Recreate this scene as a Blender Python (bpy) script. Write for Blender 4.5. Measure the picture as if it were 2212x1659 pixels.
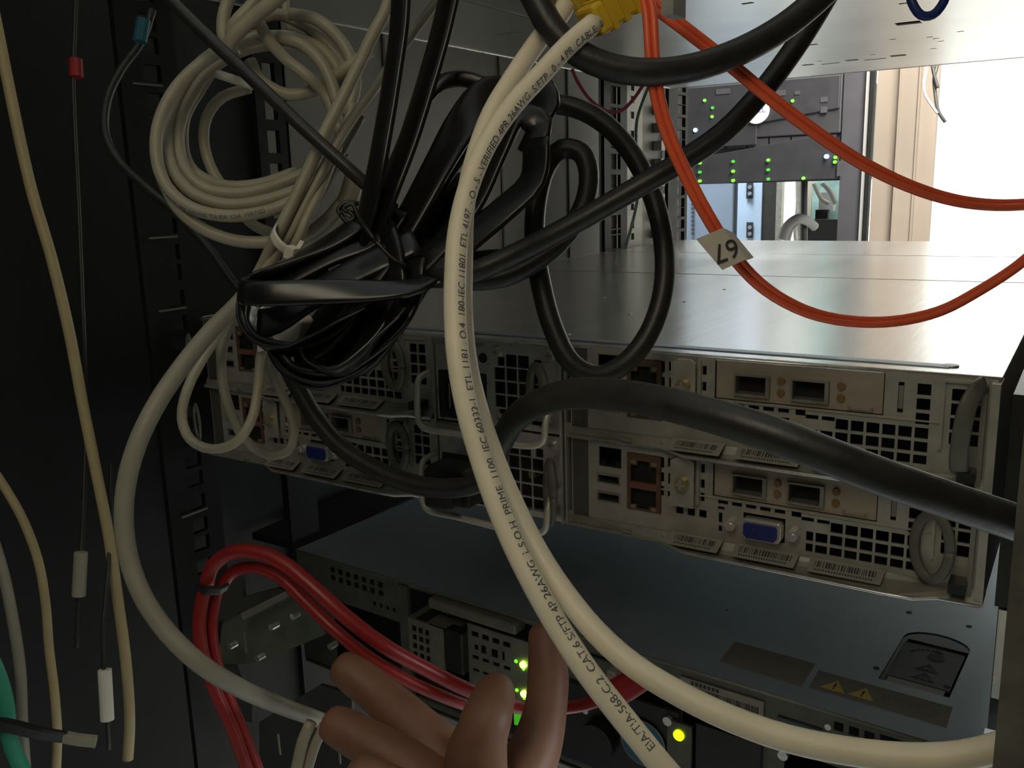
import bpy, bmesh, math, random
from mathutils import Vector, Matrix
random.seed(7)
for o in list(bpy.data.objects): bpy.data.objects.remove(o)
S = bpy.context.scene
COL = S.collection
# ------------------------------------------------------------------ camera
W, H, F = 2212.0, 1659.0, 1962.87
CP = Vector((.243501, -.363347, .159187))
CR = Matrix(((0.84369293, -0.08928386, 0.52934926), (0.53609528, 0.19156553, -0.82213412), (-0.02800176, 0.97741038, 0.20948713)))
cd = bpy.data.cameras.new('camera'); cam = bpy.data.objects.new('camera', cd); COL.objects.link(cam)
cam.matrix_world = Matrix.Translation(CP) @ CR.to_4x4()
cd.sensor_fit = 'HORIZONTAL'; cd.sensor_width = 36; cd.lens = F / W * 36; cd.clip_start = .01; cd.clip_end = 50
S.camera = cam
# ------------------------------------------------------------------ world, lights, exposure
S.view_settings.view_transform = 'Standard'; S.view_settings.look = 'None'
S.view_settings.gamma = 1; S.view_settings.use_curve_mapping = False
S.view_settings.exposure = 0.0
wd = bpy.data.worlds.new('world'); S.world = wd; wd.use_nodes = True
wd.node_tree.nodes['Background'].inputs[0].default_value = (.5, .55, .5, 1)
wd.node_tree.nodes['Background'].inputs[1].default_value = .004
def area(name, loc, target, size, power, color, sy=None):
    l = bpy.data.lights.new(name, 'AREA'); l.energy = power; l.color = color; l.size = size
    if sy: l.shape = 'RECTANGLE'; l.size_y = sy
    o = bpy.data.objects.new(name, l); COL.objects.link(o); o.location = loc
    o.rotation_euler = (Vector(target) - Vector(loc)).to_track_quat('-Z', 'Y').to_euler()
    return o
area('aisle_ceiling_light', (.25, 1.75, 1.5), (.5, 3.4, .35), .6, 150, (1, .96, .88), 1.6)
area('room_light_far_aisle', (-.7, 1.3, 1.5), (-.55, 2.2, .1), .5, .55, (1, .97, .95), .5)
area('far_fill_light', (-.95, 2.35, 1.5), (-.85, 3.1, .1), .5, 60, (.92, .97, 1), .5)  # added fill lamp, brightens the far wall and the rack behind the cabinet
area('side_fill_light', (1.3, .6, .35), (.1, .2, -.08), .9, 50, (.84, .93, 1), .7)  # unseen lamp added at rack height to brighten the lower server lid
area('dim_rear_aisle_light', (.20, -.52, .47), (.12, 0, .03), .22, .56, (1, .86, .64))
# ------------------------------------------------------------------ materials
def mat(name, col, rough=.5, metal=0., var=0., vscale=60., bump=0., bscale=200., emit=None, es=0., coat=0., stretch=None, spec=None):
    m = bpy.data.materials.new(name); m.use_nodes = True
    nt = m.node_tree; b = nt.nodes['Principled BSDF']
    b.inputs['Base Color'].default_value = (*col, 1); b.inputs['Roughness'].default_value = rough; b.inputs['Metallic'].default_value = metal
    if coat: b.inputs['Coat Weight'].default_value = coat; b.inputs['Coat Roughness'].default_value = .15
    if spec is not None: b.inputs['Specular IOR Level'].default_value = spec
    tc = nt.nodes.new('ShaderNodeTexCoord'); mp = nt.nodes.new('ShaderNodeMapping'); nt.links.new(tc.outputs['Object'], mp.inputs[0])
    if stretch: mp.inputs['Scale'].default_value = stretch
    if var:
        n = nt.nodes.new('ShaderNodeTexNoise'); n.inputs['Scale'].default_value = vscale; n.inputs['Detail'].default_value = 6
        nt.links.new(mp.outputs[0], n.inputs[0])
        r = nt.nodes.new('ShaderNodeValToRGB'); r.color_ramp.elements[0].position = .3; r.color_ramp.elements[1].position = .7
        r.color_ramp.elements[0].color = (*[c * (1 - var) for c in col], 1); r.color_ramp.elements[1].color = (*[min(1, c * (1 + var)) for c in col], 1)
        nt.links.new(n.outputs[0], r.inputs[0]); nt.links.new(r.outputs[0], b.inputs['Base Color'])
        rr = nt.nodes.new('ShaderNodeMapRange'); rr.inputs[3].default_value = max(.02, rough * .85); rr.inputs[4].default_value = min(1, rough * 1.15)
        nt.links.new(n.outputs[0], rr.inputs[0]); nt.links.new(rr.outputs[0], b.inputs['Roughness'])
    if bump:
        n2 = nt.nodes.new('ShaderNodeTexNoise'); n2.inputs['Scale'].default_value = bscale; nt.links.new(mp.outputs[0], n2.inputs[0])
        bp = nt.nodes.new('ShaderNodeBump'); bp.inputs['Strength'].default_value = bump; bp.inputs['Distance'].default_value = .001
        nt.links.new(n2.outputs[0], bp.inputs['Height']); nt.links.new(bp.outputs[0], b.inputs['Normal'])
    if emit: b.inputs['Emission Color'].default_value = (*emit, 1); b.inputs['Emission Strength'].default_value = es
    return m
M = {}
M['lid'] = mat('brushed_lid_steel', (.60, .60, .58), .25, .95, .06, 25, .05, 300, stretch=(1, .08, 1))
M['lidblue'] = mat('coated_lid_steel', (.42, .49, .54), .42, .75, .05, 40)
M['under'] = mat('galvanised_underside', (.93, .94, .92), .32, .9, .04, 12)
M['zinc'] = mat('zinc_plate', (.49, .475, .395), .42, .55, .12, 120, .05, 400)
M['zincd'] = mat('zinc_plate_dark', (.30, .29, .24), .45, .55, .15, 100)
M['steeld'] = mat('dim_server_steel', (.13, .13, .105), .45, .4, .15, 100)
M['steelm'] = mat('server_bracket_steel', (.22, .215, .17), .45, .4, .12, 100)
M['card'] = mat('nickel_card_bracket', (.50, .435, .325), .4, .5, .08, 100)
M['bright'] = mat('bright_plated_steel', (.75, .74, .68), .28, .8, .05, 100)
M['wire'] = mat('satin_wire', (.62, .60, .50), .45, .4, .05, 60)
M['dark'] = mat('interior_shade', (.012, .013, .012), .7, 0, .3, 200)  # near-black for sheets behind openings, shade put into the colour
M['black'] = mat('black_plastic', (.016, .016, .014), .38, 0, .2, 150)
M['blackcord'] = mat('black_cord_jacket', (.022, .022, .018), .42, 0, .25, 180, .1, 500)
M['gloss'] = mat('glossy_black_flat_cord', (.008, .008, .007), .3, 0, .15, 120, coat=.1)
M['ring'] = mat('grey_handle_plastic', (.13, .13, .10), .5, 0, .15, 200)
M['cream'] = mat('cream_cable_jacket', (.86, .77, .56), .45, 0, .05, 80, .05, 300)
M['grey'] = mat('grey_cable_jacket', (.36, .33, .24), .45, 0, .08, 90, .05, 300)
M['greyd'] = mat('olive_grey_cable_jacket', (.27, .26, .20), .45, 0, .08, 90)
M['pale'] = mat('pale_yellow_cable_jacket', (.42, .335, .17), .5, 0, .06, 90)
M['paleg'] = mat('pale_grey_cable_jacket', (.29, .27, .20), .5, 0, .06, 90)
M['orange'] = mat('orange_fibre_jacket', (.95, .15, .055), .42, 0, .07, 90)
M['red'] = mat('red_cable_jacket', (.30, .018, .015), .38, 0, .1, 90)
M['pink'] = mat('pink_wire', (.65, .12, .22), .45, 0, .05, 80)
M['green'] = mat('pale_green_wire', (.25, .42, .34), .45, 0, .05, 80)
M['tealc'] = mat('teal_green_cable', (.04, .32, .20), .45, 0, .1, 80)
M['cyan'] = mat('cyan_sleeve', (.01, .10, .14), .5, 0, .1, 80)
M['navy'] = mat('navy_cable', (.02, .045, .20), .35, 0, .1, 80)
M['yellow'] = mat('yellow_boot', (.72, .46, .03), .4, 0, .08, 80)
M['white'] = mat('white_nylon', (.75, .72, .60), .4, 0, .04, 80)
M['paper'] = mat('label_paper', (.62, .57, .46), .7, 0, .05, 150)
M['paperw'] = mat('white_label_paper', (.27, .26, .21), .6, 0, .05, 150)
M['ink'] = mat('black_ink', (.03, .03, .035), .6)
M['greyink'] = mat('grey_ink', (.09, .10, .12), .6)
M['greylabel'] = mat('grey_foil_label', (.17, .165, .13), .55, 0, .06, 100)
M['warn'] = mat('yellow_warning_ink', (.55, .42, .08), .5)
M['vga'] = mat('vga_blue', (.015, .028, .17), .4, 0, .1, 100)
M['gold'] = mat('gold_contact', (.45, .36, .19), .35, .7)
M['port'] = mat('rusty_port_shell', (.15, .095, .055), .45, .4, .2, 200)
M['rackblk'] = mat('black_rack_paint_and_shade', (.006, .007, .006), .6, 0, .2, 60, spec=.3)  # rack paint, also stands in for shade on the left panels
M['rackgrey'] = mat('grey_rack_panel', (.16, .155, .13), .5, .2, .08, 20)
M['rackcage'] = mat('dark_rail_steel', (.05, .05, .046), .45, .3, .1, 60)
M['holegrey'] = mat('pale_grey_steel', (.48, .46, .45), .5, .1, .08, 60)
M['railgrey'] = mat('light_rail_steel', (.30, .29, .25), .5, .3, .2, 60)
M['beigepost'] = mat('beige_mottled_post', (.085, .078, .055), .7, 0, .35, 150, .3, 200)
M['beige'] = mat('beige_cabinet_panel', (.26, .21, .165), .6, 0, .04, 10)
M['wall'] = mat('white_wall_paint', (.86, .86, .84), .8, 0, .02, 5)
M['floor'] = mat('floor_tile', (.42, .42, .40), .45, 0, .08, 6)
M['ceil'] = mat('ceiling_paint', (.7, .7, .68), .8, 0, .03, 6)
M['bezel'] = mat('charcoal_bezel', (.040, .038, .041), .45, .1, .08, 30)
M['bezeld'] = mat('charcoal_bezel_recess', (.026, .025, .028), .5, 0, .1, 30)
M['badge'] = mat('silver_white_badge', (.80, .76, .82), .35, .1)
M['badgeink'] = mat('badge_blue_ink', (.12, .14, .42), .4)
M['cabframe'] = mat('violet_grey_cabinet', (.070, .066, .074), .45, .2, .06, 20)
M['cabgrey'] = mat('grey_edge_strip', (.30, .29, .28), .5)
M['bluegrey'] = mat('blue_grey_panel', (.22, .28, .36), .45, .2, .06, 10)
M['bluelight'] = mat('light_blue_rail', (.42, .55, .72), .45, .1, .05, 20)
M['teal'] = mat('teal_grey_equipment', (.30, .48, .45), .5, 0, .25, 25)
M['led'] = mat('green_led', (.1, .6, .05), .4, emit=(.18, 1, .02), es=1.3)
M['leddim'] = mat('green_led_dim', (.05, .3, .05), .4, emit=(.08, .6, .02), es=.5)
M['ledhot'] = mat('green_led_bright', (.6, 1, .2), .4, emit=(.62, 1, .08), es=7)
M['ledbright'] = mat('lime_led_bright', (.6, 1, .1), .4, emit=(.62, 1, .0), es=1.6)
M['ledblue'] = mat('blue_led', (.3, .6, 1), .4, emit=(.25, .6, 1), es=4)
M['amber'] = mat('amber_lens', (.22, .13, .05), .35)
M['sticker'] = mat('blue_round_sticker', (.03, .16, .26), .5, 0, .05, 60)
M['skin'] = mat('skin', (.22, .105, .06), .55, 0, .10, 90, .15, 250)
for k in ('skin',):
    b = M[k].node_tree.nodes['Principled BSDF']; b.inputs['Subsurface Weight'].default_value = .15; b.inputs['Subsurface Scale'].default_value = .004
M['nail'] = mat('finger_nail', (.26, .14, .10), .35)

# ------------------------------------------------------------------ helpers
def ray(px, py): return CR @ Vector(((px - W / 2) / F, -(py - H / 2) / F, -1))
def U(px, py, d): return CP + d * ray(px, py)                      # point at depth d (metres) from the lens
def IY(px, py, y): v = ray(px, py); return CP + (y - CP.y) / v.y * v
def IX(px, py, x): v = ray(px, py); return CP + (x - CP.x) / v.x * v
def IZ(px, py, z): v = ray(px, py); return CP + (z - CP.z) / v.z * v

class MB:
    def __init__(s, k=.001): s.v = []; s.f = []; s.k = k
    def add(s, vs, fs):
        n = len(s.v); s.v += [tuple(Vector(v) * s.k) for v in vs]; s.f += [tuple(i + n for i in f) for f in fs]; return s
    def box(s, x0, x1, y0, y1, z0, z1):
        vs = [(x, y, z) for x in (x0, x1) for y in (y0, y1) for z in (z0, z1)]
        return s.add(vs, [(0, 1, 3, 2), (4, 6, 7, 5), (0, 4, 5, 1), (2, 3, 7, 6), (0, 2, 6, 4), (1, 5, 7, 3)])
    def prism(s, pts, a0, a1, axis='y'):
        def P(p, a):
            return {'y': (p[0], a, p[1]), 'z': (p[0], p[1], a), 'x': (a, p[0], p[1])}[axis]
        n = len(pts)
        return s.add([P(p, a0) for p in pts] + [P(p, a1) for p in pts],
                     [tuple(range(n))[::-1], tuple(range(n, 2 * n))] + [(i, (i + 1) % n, (i + 1) % n + n, i + n) for i in range(n)])
    def cyl(s, c, r, a0, a1, axis='y', n=16, r2=None):
        r2 = r if r2 is None else r2
        vs = []
        for a, q in ((a0, r), (a1, r2)):
            for i in range(n):
                t = 2 * math.pi * i / n; p = (c[0] + q * math.cos(t), c[1] + q * math.sin(t))
                vs.append({'y': (p[0], a, p[1]), 'z': (p[0], p[1], a), 'x': (a, p[0], p[1])}[axis])
        return s.add(vs, [tuple(range(n))[::-1], tuple(range(n, 2 * n))] + [(i, (i + 1) % n, (i + 1) % n + n, i + n) for i in range(n)])
    def plate(s, x0, x1, z0, z1, y0, y1, holes, axis='y'):
        X = sorted(set([x0, x1] + [min(max(h[i], x0), x1) for h in holes for i in (0, 1)]))
        Z = sorted(set([z0, z1] + [min(max(h[i], z0), z1) for h in holes for i in (2, 3)]))
        def solid(i, j):
            if i < 0 or j < 0 or i >= len(X) - 1 or j >= len(Z) - 1: return False
            cx = (X[i] + X[i + 1]) / 2; cz = (Z[j] + Z[j + 1]) / 2
            return not any(h[0] < cx < h[1] and h[2] < cz < h[3] for h in holes)
        def P(x, y, z): return {'y': (x, y, z), 'x': (y, x, z), 'z': (x, z, y)}[axis]
        for i in range(len(X) - 1):
            for j in range(len(Z) - 1):
                if not solid(i, j): continue
                a, b, c, d = X[i], X[i + 1], Z[j], Z[j + 1]
                s.add([P(a, y0, c), P(b, y0, c), P(b, y0, d), P(a, y0, d)], [(0, 1, 2, 3)])
                s.add([P(a, y1, c), P(b, y1, c), P(b, y1, d), P(a, y1, d)], [(3, 2, 1, 0)])
                for (di, dj, q) in ((-1, 0, ((a, c), (a, d))), (1, 0, ((b, d), (b, c))), (0, -1, ((b, c), (a, c))), (0, 1, ((a, d), (b, d)))):
                    if not solid(i + di, j + dj):
                        (p, r), (t, u) = q
                        s.add([P(p, y0, r), P(t, y0, u), P(t, y1, u), P(p, y1, r)], [(0, 1, 2, 3)])
        return s
    def build(s, name, m, parent=None, smooth=False, bevel=0, loc=None, keep_world=False):
        me = bpy.data.meshes.new(name); 
        off = Vector(loc) if loc is not None else Vector((0, 0, 0))
        me.from_pydata([tuple(Vector(v) - off) for v in s.v], [], s.f); me.materials.append(m)
        bm = bmesh.new(); bm.from_mesh(me); bmesh.ops.remove_doubles(bm, verts=bm.verts, dist=1e-6)
        bmesh.ops.recalc_face_normals(bm, faces=bm.faces)
        bm.to_mesh(me); bm.free()
        if smooth:
            for p in me.polygons: p.use_smooth = True
        o = bpy.data.objects.new(name, me); COL.objects.link(o); o.location = off
        if parent: o.parent = parent
        if bevel:
            bv = o.modifiers.new('bevel', 'BEVEL'); bv.width = bevel * .001; bv.segments = 2; bv.limit_method = 'ANGLE'
        return o
def tag(o, label=None, cat=None, group=None, kind=None):
    if label: o['label'] = label
    if cat: o['category'] = cat
    if group: o['group'] = group
    if kind: o['kind'] = kind
    return o
def empty(name, loc, label, cat, group=None, rz=0):
    o = bpy.data.objects.new(name, None); COL.objects.link(o); o.location = loc; o.rotation_euler = (0, 0, rz); o.empty_display_size = .01
    return tag(o, label, cat, group)
def dup(root, loc, label, group=None, skip=()):
    r = root.copy(); COL.objects.link(r); r.location = loc; r['label'] = label
    if group: r['group'] = group
    for ch in list(root.children):
        if ch.name.split('.')[0] in skip: continue
        c = ch.copy(); COL.objects.link(c); c.parent = r
        for g in list(ch.children):
            d = g.copy(); COL.objects.link(d); d.parent = c
    return r
def catmull(P, step=.004):
    P = [Vector(p) for p in P]
    if len(P) < 3: n = 6; return [P[0].lerp(P[1], i / n) for i in range(n + 1)]
    Q = [2 * P[0] - P[1]] + P + [2 * P[-1] - P[-2]]; out = []
    for i in range(1, len(Q) - 2):
        p0, p1, p2, p3 = Q[i - 1:i + 3]
        t0 = 0; t1 = t0 + max(1e-5, (p1 - p0).length) ** .5; t2 = t1 + max(1e-5, (p2 - p1).length) ** .5; t3 = t2 + max(1e-5, (p3 - p2).length) ** .5
        n = max(3, int((p2 - p1).length / step))
        for k in range(n):
            t = t1 + (t2 - t1) * k / n
            a1 = (t1 - t) / (t1 - t0) * p0 + (t - t0) / (t1 - t0) * p1; a2 = (t2 - t) / (t2 - t1) * p1 + (t - t1) / (t2 - t1) * p2
            a3 = (t3 - t) / (t3 - t2) * p2 + (t - t2) / (t3 - t2) * p3
            b1 = (t2 - t) / (t2 - t0) * a1 + (t - t0) / (t2 - t0) * a2; b2 = (t3 - t) / (t3 - t1) * a2 + (t - t1) / (t3 - t1) * a3
            out.append((t2 - t) / (t2 - t1) * b1 + (t - t1) / (t2 - t1) * b2)
    out.append(P[-1]); return out
def sweep(path, rx, ry=None, up=None, n=12, twist=None):
    """tube mesh along a path; rx along the side, ry along the up vector (metres)"""
    ry = rx if ry is None else ry
    m = MB(1); N = len(path); T = []
    for i in range(N): T.append((path[min(i + 1, N - 1)] - path[max(i - 1, 0)]).normalized())
    u = Vector(up) if up else (Vector((0, -1, .3)) if abs(T[0].dot(Vector((0, -1, .3)).normalized())) < .95 else Vector((1, 0, 0)))
    u = (u - u.dot(T[0]) * T[0]).normalized(); vs = []
    for i in range(N):
        if up and not twist: u = Vector(up) * .25 + u
        u = (u - u.dot(T[i]) * T[i]).normalized(); s = T[i].cross(u)
        a = 0
        if twist:
            f = i / (N - 1) * (len(twist) - 1); k = min(int(f), len(twist) - 2); f -= k; f = f * f * (3 - 2 * f); a = math.radians(twist[k] * (1 - f) + twist[k + 1] * f)
        uu = u * math.cos(a) + s * math.sin(a); ss = s * math.cos(a) - u * math.sin(a)
        for j in range(n):
            t = 2 * math.pi * (j + .5) / n; c, q = math.cos(t), math.sin(t)
            if ry != rx: c = math.copysign(abs(c) ** .6, c); q = math.copysign(abs(q) ** .6, q)
            vs.append(path[i] + ss * (rx * c) + uu * (ry * q))
    fs = [tuple(range(n))[::-1], tuple((N - 1) * n + j for j in range(n))]
    for i in range(N - 1):
        for j in range(n): fs.append((i * n + j, i * n + (j + 1) % n, (i + 1) * n + (j + 1) % n, (i + 1) * n + j))
    return m.add(vs, fs)
def PX(pts):
    P = [p if isinstance(p, Vector) else U(*p) for p in pts]
    out = lambda p: not isinstance(p, Vector) and (p[0] < 0 or p[0] > W or p[1] < 0 or p[1] > H)
    if len(P) > 2 and out(pts[0]): P.insert(0, P[0] + (P[0] - P[1]).normalized() * .11)      # a cable goes on past the frame
    if len(P) > 2 and out(pts[-1]): P.append(P[-1] + (P[-1] - P[-2]).normalized() * .11)
    return P
def cable(name, pts, r, m, label, group=None, parent=None, cat='cable', n=12):
    path = catmull(PX(pts)); o = sweep(path, r, n=n).build(name, m, parent, smooth=True, loc=None if parent else path[0])
    if not parent: tag(o, label, cat, group)
    elif label: o['label'] = label
    return o, path
def textmesh(s, size, m, align='CENTER', ext=0.0):
    cu = bpy.data.curves.new('t', 'FONT'); cu.body = s; cu.size = size; cu.align_x = align; cu.align_y = 'CENTER'; cu.extrude = ext
    to = bpy.data.objects.new('t', cu); COL.objects.link(to)
    dg = bpy.context.evaluated_depsgraph_get(); me = bpy.data.meshes.new_from_object(to.evaluated_get(dg))
    bpy.data.objects.remove(to); me.materials.clear(); me.materials.append(m); return me
def text(name, s, size, m, mtx, parent=None):
    me = textmesh(s, size, m); me.name = name; o = bpy.data.objects.new(name, me); COL.objects.link(o); o.parent = parent
    o.matrix_local = mtx; return o
FRONT = Matrix(((1, 0, 0), (0, 0, 1), (0, 1, 0))).to_3x3()       # text x->x, y->z, normal -> toward -y
def frontm(x, y, z, rot=0):
    return Matrix.Translation((x, y, z)) @ Matrix.Rotation(math.pi / 2, 4, 'X') @ Matrix.Rotation(rot, 4, 'Z')
def print_on_cable(o, path, s, start, size, r, ang, V0, flip=False):
    """flat print wrapped on a cable jacket: letters follow the cable's length"""
    me = textmesh(s, size, M['greyink'], 'LEFT')
    bm = bmesh.new(); bm.from_mesh(me)
    L = [0]
    for i in range(1, len(path)): L.append(L[-1] + (path[i] - path[i - 1]).length)
    for v in bm.verts:
        x, y = v.co.x, v.co.y
        if flip: x, y = -x, -y
        d = start + x
        d = max(1e-4, min(L[-1] - 1e-4, d))
        k = 0
        lo, hi = 0, len(L) - 1
        while hi - lo > 1:
            md = (lo + hi) // 2
            if L[md] <= d: lo = md
            else: hi = md
        f = (d - L[lo]) / (L[hi] - L[lo])
        P = path[lo].lerp(path[hi], f)
        ta = (path[min(lo + 1, len(path) - 1)] - path[max(lo - 1, 0)]); tb = (path[min(hi + 1, len(path) - 1)] - path[max(hi - 1, 0)])
        T = ta.normalized().lerp(tb.normalized(), f).normalized()
        Vv = (Vector(V0) - Vector(V0).dot(T) * T).normalized(); Sd = T.cross(Vv)
        aa = ang if not isinstance(ang, tuple) else ang[0] + (ang[1] - ang[0]) * min(1, max(0, (d / L[-1] - .45) / .4))
        a = aa - y / r
        v.co = P + (r + .00012) * (Vv * math.cos(a) + Sd * math.sin(a))
    off = Vector(o.location)
    for v in bm.verts: v.co -= off
    bm.to_mesh(me); bm.free(); me.name = 'jacket_print'
    q = bpy.data.objects.new('jacket_print', me); COL.objects.link(q); q.parent = o; return q

# ================================================================== THE ROOM
def struct(name, mb, m): o = mb.build(name, m); return tag(o, kind='structure')
struct('floor', MB(1).box(-3, 3, -2.5, 4.2, -1.12, -1.08), M['floor'])
struct('ceiling', MB(1).box(-3, 3, -2.5, 4.2, 1.62, 1.66), M['ceil'])
struct('wall_far', MB(1).box(-3, 3, 3.9, 3.98, -1.08, 1.62), M['wall'])
struct('wall_left', MB(1).box(-3.05, -3, -2.5, 3.98, -1.08, 1.62), M['wall'])
struct('wall_right', MB(1).box(3, 3.05, -2.5, 3.98, -1.08, 1.62), M['wall'])
struct('wall_rear', MB(1).box(-3.05, 3.05, -2.55, -2.5, -1.08, 1.62), M['rackblk'])

# ================================================================== OUR RACK
rack = empty('server_rack', (0, 0, -1.08), 'open black steel server rack that holds all the silver servers', 'server rack')
def rp(name, mb, m, label=None):
    o = mb.build(name, m, rack); o.location = (0, 0, 1.08)
    if label: o['label'] = label
    return o
# side panels
rp('side_panel', MB().box(-318, -312, 150, 900, -3, 1000), M['rackgrey'], 'unseen grey side panel cut short to shape the side light')
rp('side_panel', MB().box(-318, -312, 150, 900, -1060, -3), M['rackblk'])  # lower part of the panel blackened to stand in for shade
rp('side_panel', MB().box(312, 318, -215, 900, 2, 1000), M['rackgrey'], 'unseen grey side panel cut short to shape the side light')  # out of view, shaped so side light only enters low down
rp('side_panel', MB().box(-330, -319, -330, 175, -1060, 1000), M['rackblk'])  # coloured black in place of the unlit rear zone
for yy in (300, 489, 640): rp('panel_seam', MB().box(-312, -310.8, yy, yy + 3, -1000, 900), M['rackcage'])
rp('panel_shelf', MB().box(-312, -250, 105, 900, -112, -106), M['rackblk'])
def rail_holes(z0, z1, pitch=(15.9, 15.9, 12.7), hw=(0, 0), size=9.5):
    out = []; z = z0; k = 0
    while z < z1: out.append((hw[0], hw[1], z, z + size)); z += pitch[k % 3]; k += 1
    return out
# rails seen from inside, lying in planes x = const (plate axis x: first pair is y)
rp('rack_rail', MB().plate(-22, 18, -400, 500, -241, -237, rail_holes(-100, 300, hw=(-6, 6)), axis='x'), M['rackblk'])
rp('rack_rail', MB().plate(78, 106, -400, 500, -241, -237, rail_holes(100, 300, (22, 22, 22), hw=(86, 97), size=15), axis='x'), M['rackblk'])
rp('rail_edge', MB().box(-240, -237, 104, 107, 60, 300), M['rackgrey'], 'pale rail edge')
rp('rack_rail', MB().plate(590, 650, -400, 500, -241, -237, rail_holes(40, 280, (17, 6.5, 17), hw=(606, 632), size=5) + rail_holes(40, 280, (23.5, 23.5, 23.5), hw=(606, 632), size=15), axis='x'), M['rackblk'])
rp('hole_tone_plate', MB().box(-249, -246, 600, 640, 30, 300), M['holegrey'], 'grey plate added for the light seen through the rail holes')
rp('rack_rail', MB().plate(652, 700, -400, 500, -244, -240, rail_holes(40, 290, (14, 22, 18), hw=(664, 676), size=8), axis='x'), M['railgrey'], 'pale perforated rail')
rp('rack_rail', MB().plate(700, 770, -400, 500, -247, -244, [], axis='x'), M['rackgrey'])
rp('rack_rail', MB().plate(772, 838, -400, 500, -241, -236, rail_holes(40, 320, hw=(803, 829), size=12), axis='x'), M['rackblk'], 'front rail with square holes')
rp('hole_tone_plate', MB().box(-246, -243, 795, 845, 30, 320), M['holegrey'], 'grey plate added for the light seen through the rail holes')  # pale plate added in place of light coming through the holes
for i in range(9): rp('cage_nut', MB().box(-243, -232, 740, 752, 70 + i * 22, 82 + i * 22), M['railgrey'])
# rear right post with tabs and black cable channel
rp('rear_post', MB().prism([(236.9, -215), (262, -215), (262, -165), (235.3, -165)], -400, 131, 'z'), M['beigepost'], 'beige mottled rear post')
rp('rail_channel', MB().box(223.5, 238, -8, 320, 4, 84), M['black'])
rp('rail_channel', MB().box(224.5, 232, -2, 320, -420, 3), M['black'])
for zz in (-62, -92): rp('post_tab', MB().box(224, 232, -12, -8, zz, zz + 16), M['holegrey'], 'grey lock tab')
rp('slide_rail', MB().box(225, 230, -6, 330, -34, 2), M['bright'], 'bright slide rail beside the lower server')
# left dark rear zone: marks on the rail
for (a, b) in ((325, 183), (358, 512), (378, 667), (425, 1105)):
    P = IX(a, b, -.236); rp('rail_mark', MB(1).box(P.x, P.x + .001, P.y - .012, P.y + .008, P.z - .0007, P.z + .0005), M['rackgrey'], 'pale rail tick mark')

# ================================================================== UPPER SERVER (underside visible)
ZU = 275.5
up = empty('upper_server', (0, 0, ZU * .001), 'silver server above the gap, only its bright underside visible', 'server')
holes = []
for (px, py, w, d) in ((1095, 72, 22, 3), (1655, 88, 12, 8), (1750, 97, 13, 7), (1745, 140, 12, 9), (1840, 130, 12, 10), (1940, 120, 14, 12), (1962, 50, 18, 14), (1955, 7, 8, 5), (1615, 7, 8, 5)):
    P = IZ(px, py, ZU * .001) * 1000; holes.append((P.x - w / 2, P.x + w / 2, P.y - d / 2, P.y + d / 2))
for (px, py) in ((1928, 85), (2008, 80), (2022, 83), (2032, 89), (2016, 105), (1770, 132), (1747, 79), (1885, 118), (2075, 68)):
    P = IZ(px, py, ZU * .001) * 1000; holes.append((P.x - 2.5, P.x + 2.5, P.y - 2, P.y + 2))
MB().plate(-219, 219, -10, 737, 0, 1.2, holes, axis='z').build('bottom_plate', M['under'], up)
MB().box(-219, 219, -8, 735, 6, 86).build('chassis_body', M['zincd'], up)
MB().box(-219, 219, -8, 735, 4, 5.5).build('inner_shade_sheet', M['dark'], up)  # near-black sheet added as the shade inside the underside holes
MB().box(-219.6, -218.2, -8, 735, -.5, 6).build('edge_flange', M['bright'], up)
MB().box(-219, 219, 735.2, 737.5, -.4, 7).build('front_flange', M['bright'], up)  # bright finish stands in for light caught along this edge
MB().box(-104, -102.8, -8, 300, -.3, .5).build('seam', M['zincd'], up)
for (a, b, c, d) in ((1775, 139, 1818, 137), (1868, 130, 1917, 127)):
    P, Q = IZ(a, b, ZU * .001) * 1000, IZ(c, d, ZU * .001) * 1000
    MB().box(P.x, Q.x, P.y - 2, P.y + 2, -.25, .4).build('embossed_line', M['railgrey'], up)

# ================================================================== TWIN SERVER CHASSIS
ch = empty('server_chassis', (0, 0, 0), 'silver two-unit server chassis in the middle, wide flat lid, two columns of nodes', 'server')
MB().box(-219, 219, 4, 340, 86.3, 87.5).build('lid_panel', M['lid'], ch, bevel=.3)['label'] = 'rear lid panel'
MB().box(-219, 219, 341.6, 560, 86.3, 87.7).build('lid_panel', M['lid'], ch, bevel=.3)['label'] = 'middle lid strip'
MB().box(-219, 219, 561.6, 774, 86.3, 87.9).build('lid_panel', M['lid'], ch, bevel=.3)['label'] = 'front lid strip'
MB().box(-219, 219, 339, 342, 85.5, 86.4).build('lid_gap', M['dark'], ch)
MB().box(-219, 219, 559, 562.5, 85.5, 86.4).build('lid_gap', M['dark'], ch)
MB().box(-219, -217.6, 4, 774, 0, 87.2).build('side_wall', M['zinc'], ch)
MB().box(217.6, 219, 2, 774, 0, 87.2).build('side_wall', M['zinc'], ch)
MB().box(213.2, 215, -2, 40, .5, 85.5).build('side_flange', M['zincd'], ch)
MB().box(216.2, 219.2, -3, 10, 0, 86).build('side_flange', M['zinc'], ch)
MB().box(-219, 219, 10, 774, .2, 1.2).build('base_plate', M['zincd'], ch)
MB().box(-218, 218, 40, 41, 1, 86).build('interior_shade_sheet', M['dark'], ch)  # near-black sheet added as shade behind the node openings
MB().box(-217, 217, 8, 40, 1.3, 2).build('floor_shade_sheet', M['dark'], ch)  # dark sheet, interior shade put into its colour
sweep([Vector((x * .001, .0025, .0866)) for x in (-219, -100, 0, 100, 219)], .0011, n=8).build('rolled_edge', M['bright'], ch, smooth=True)
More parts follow.
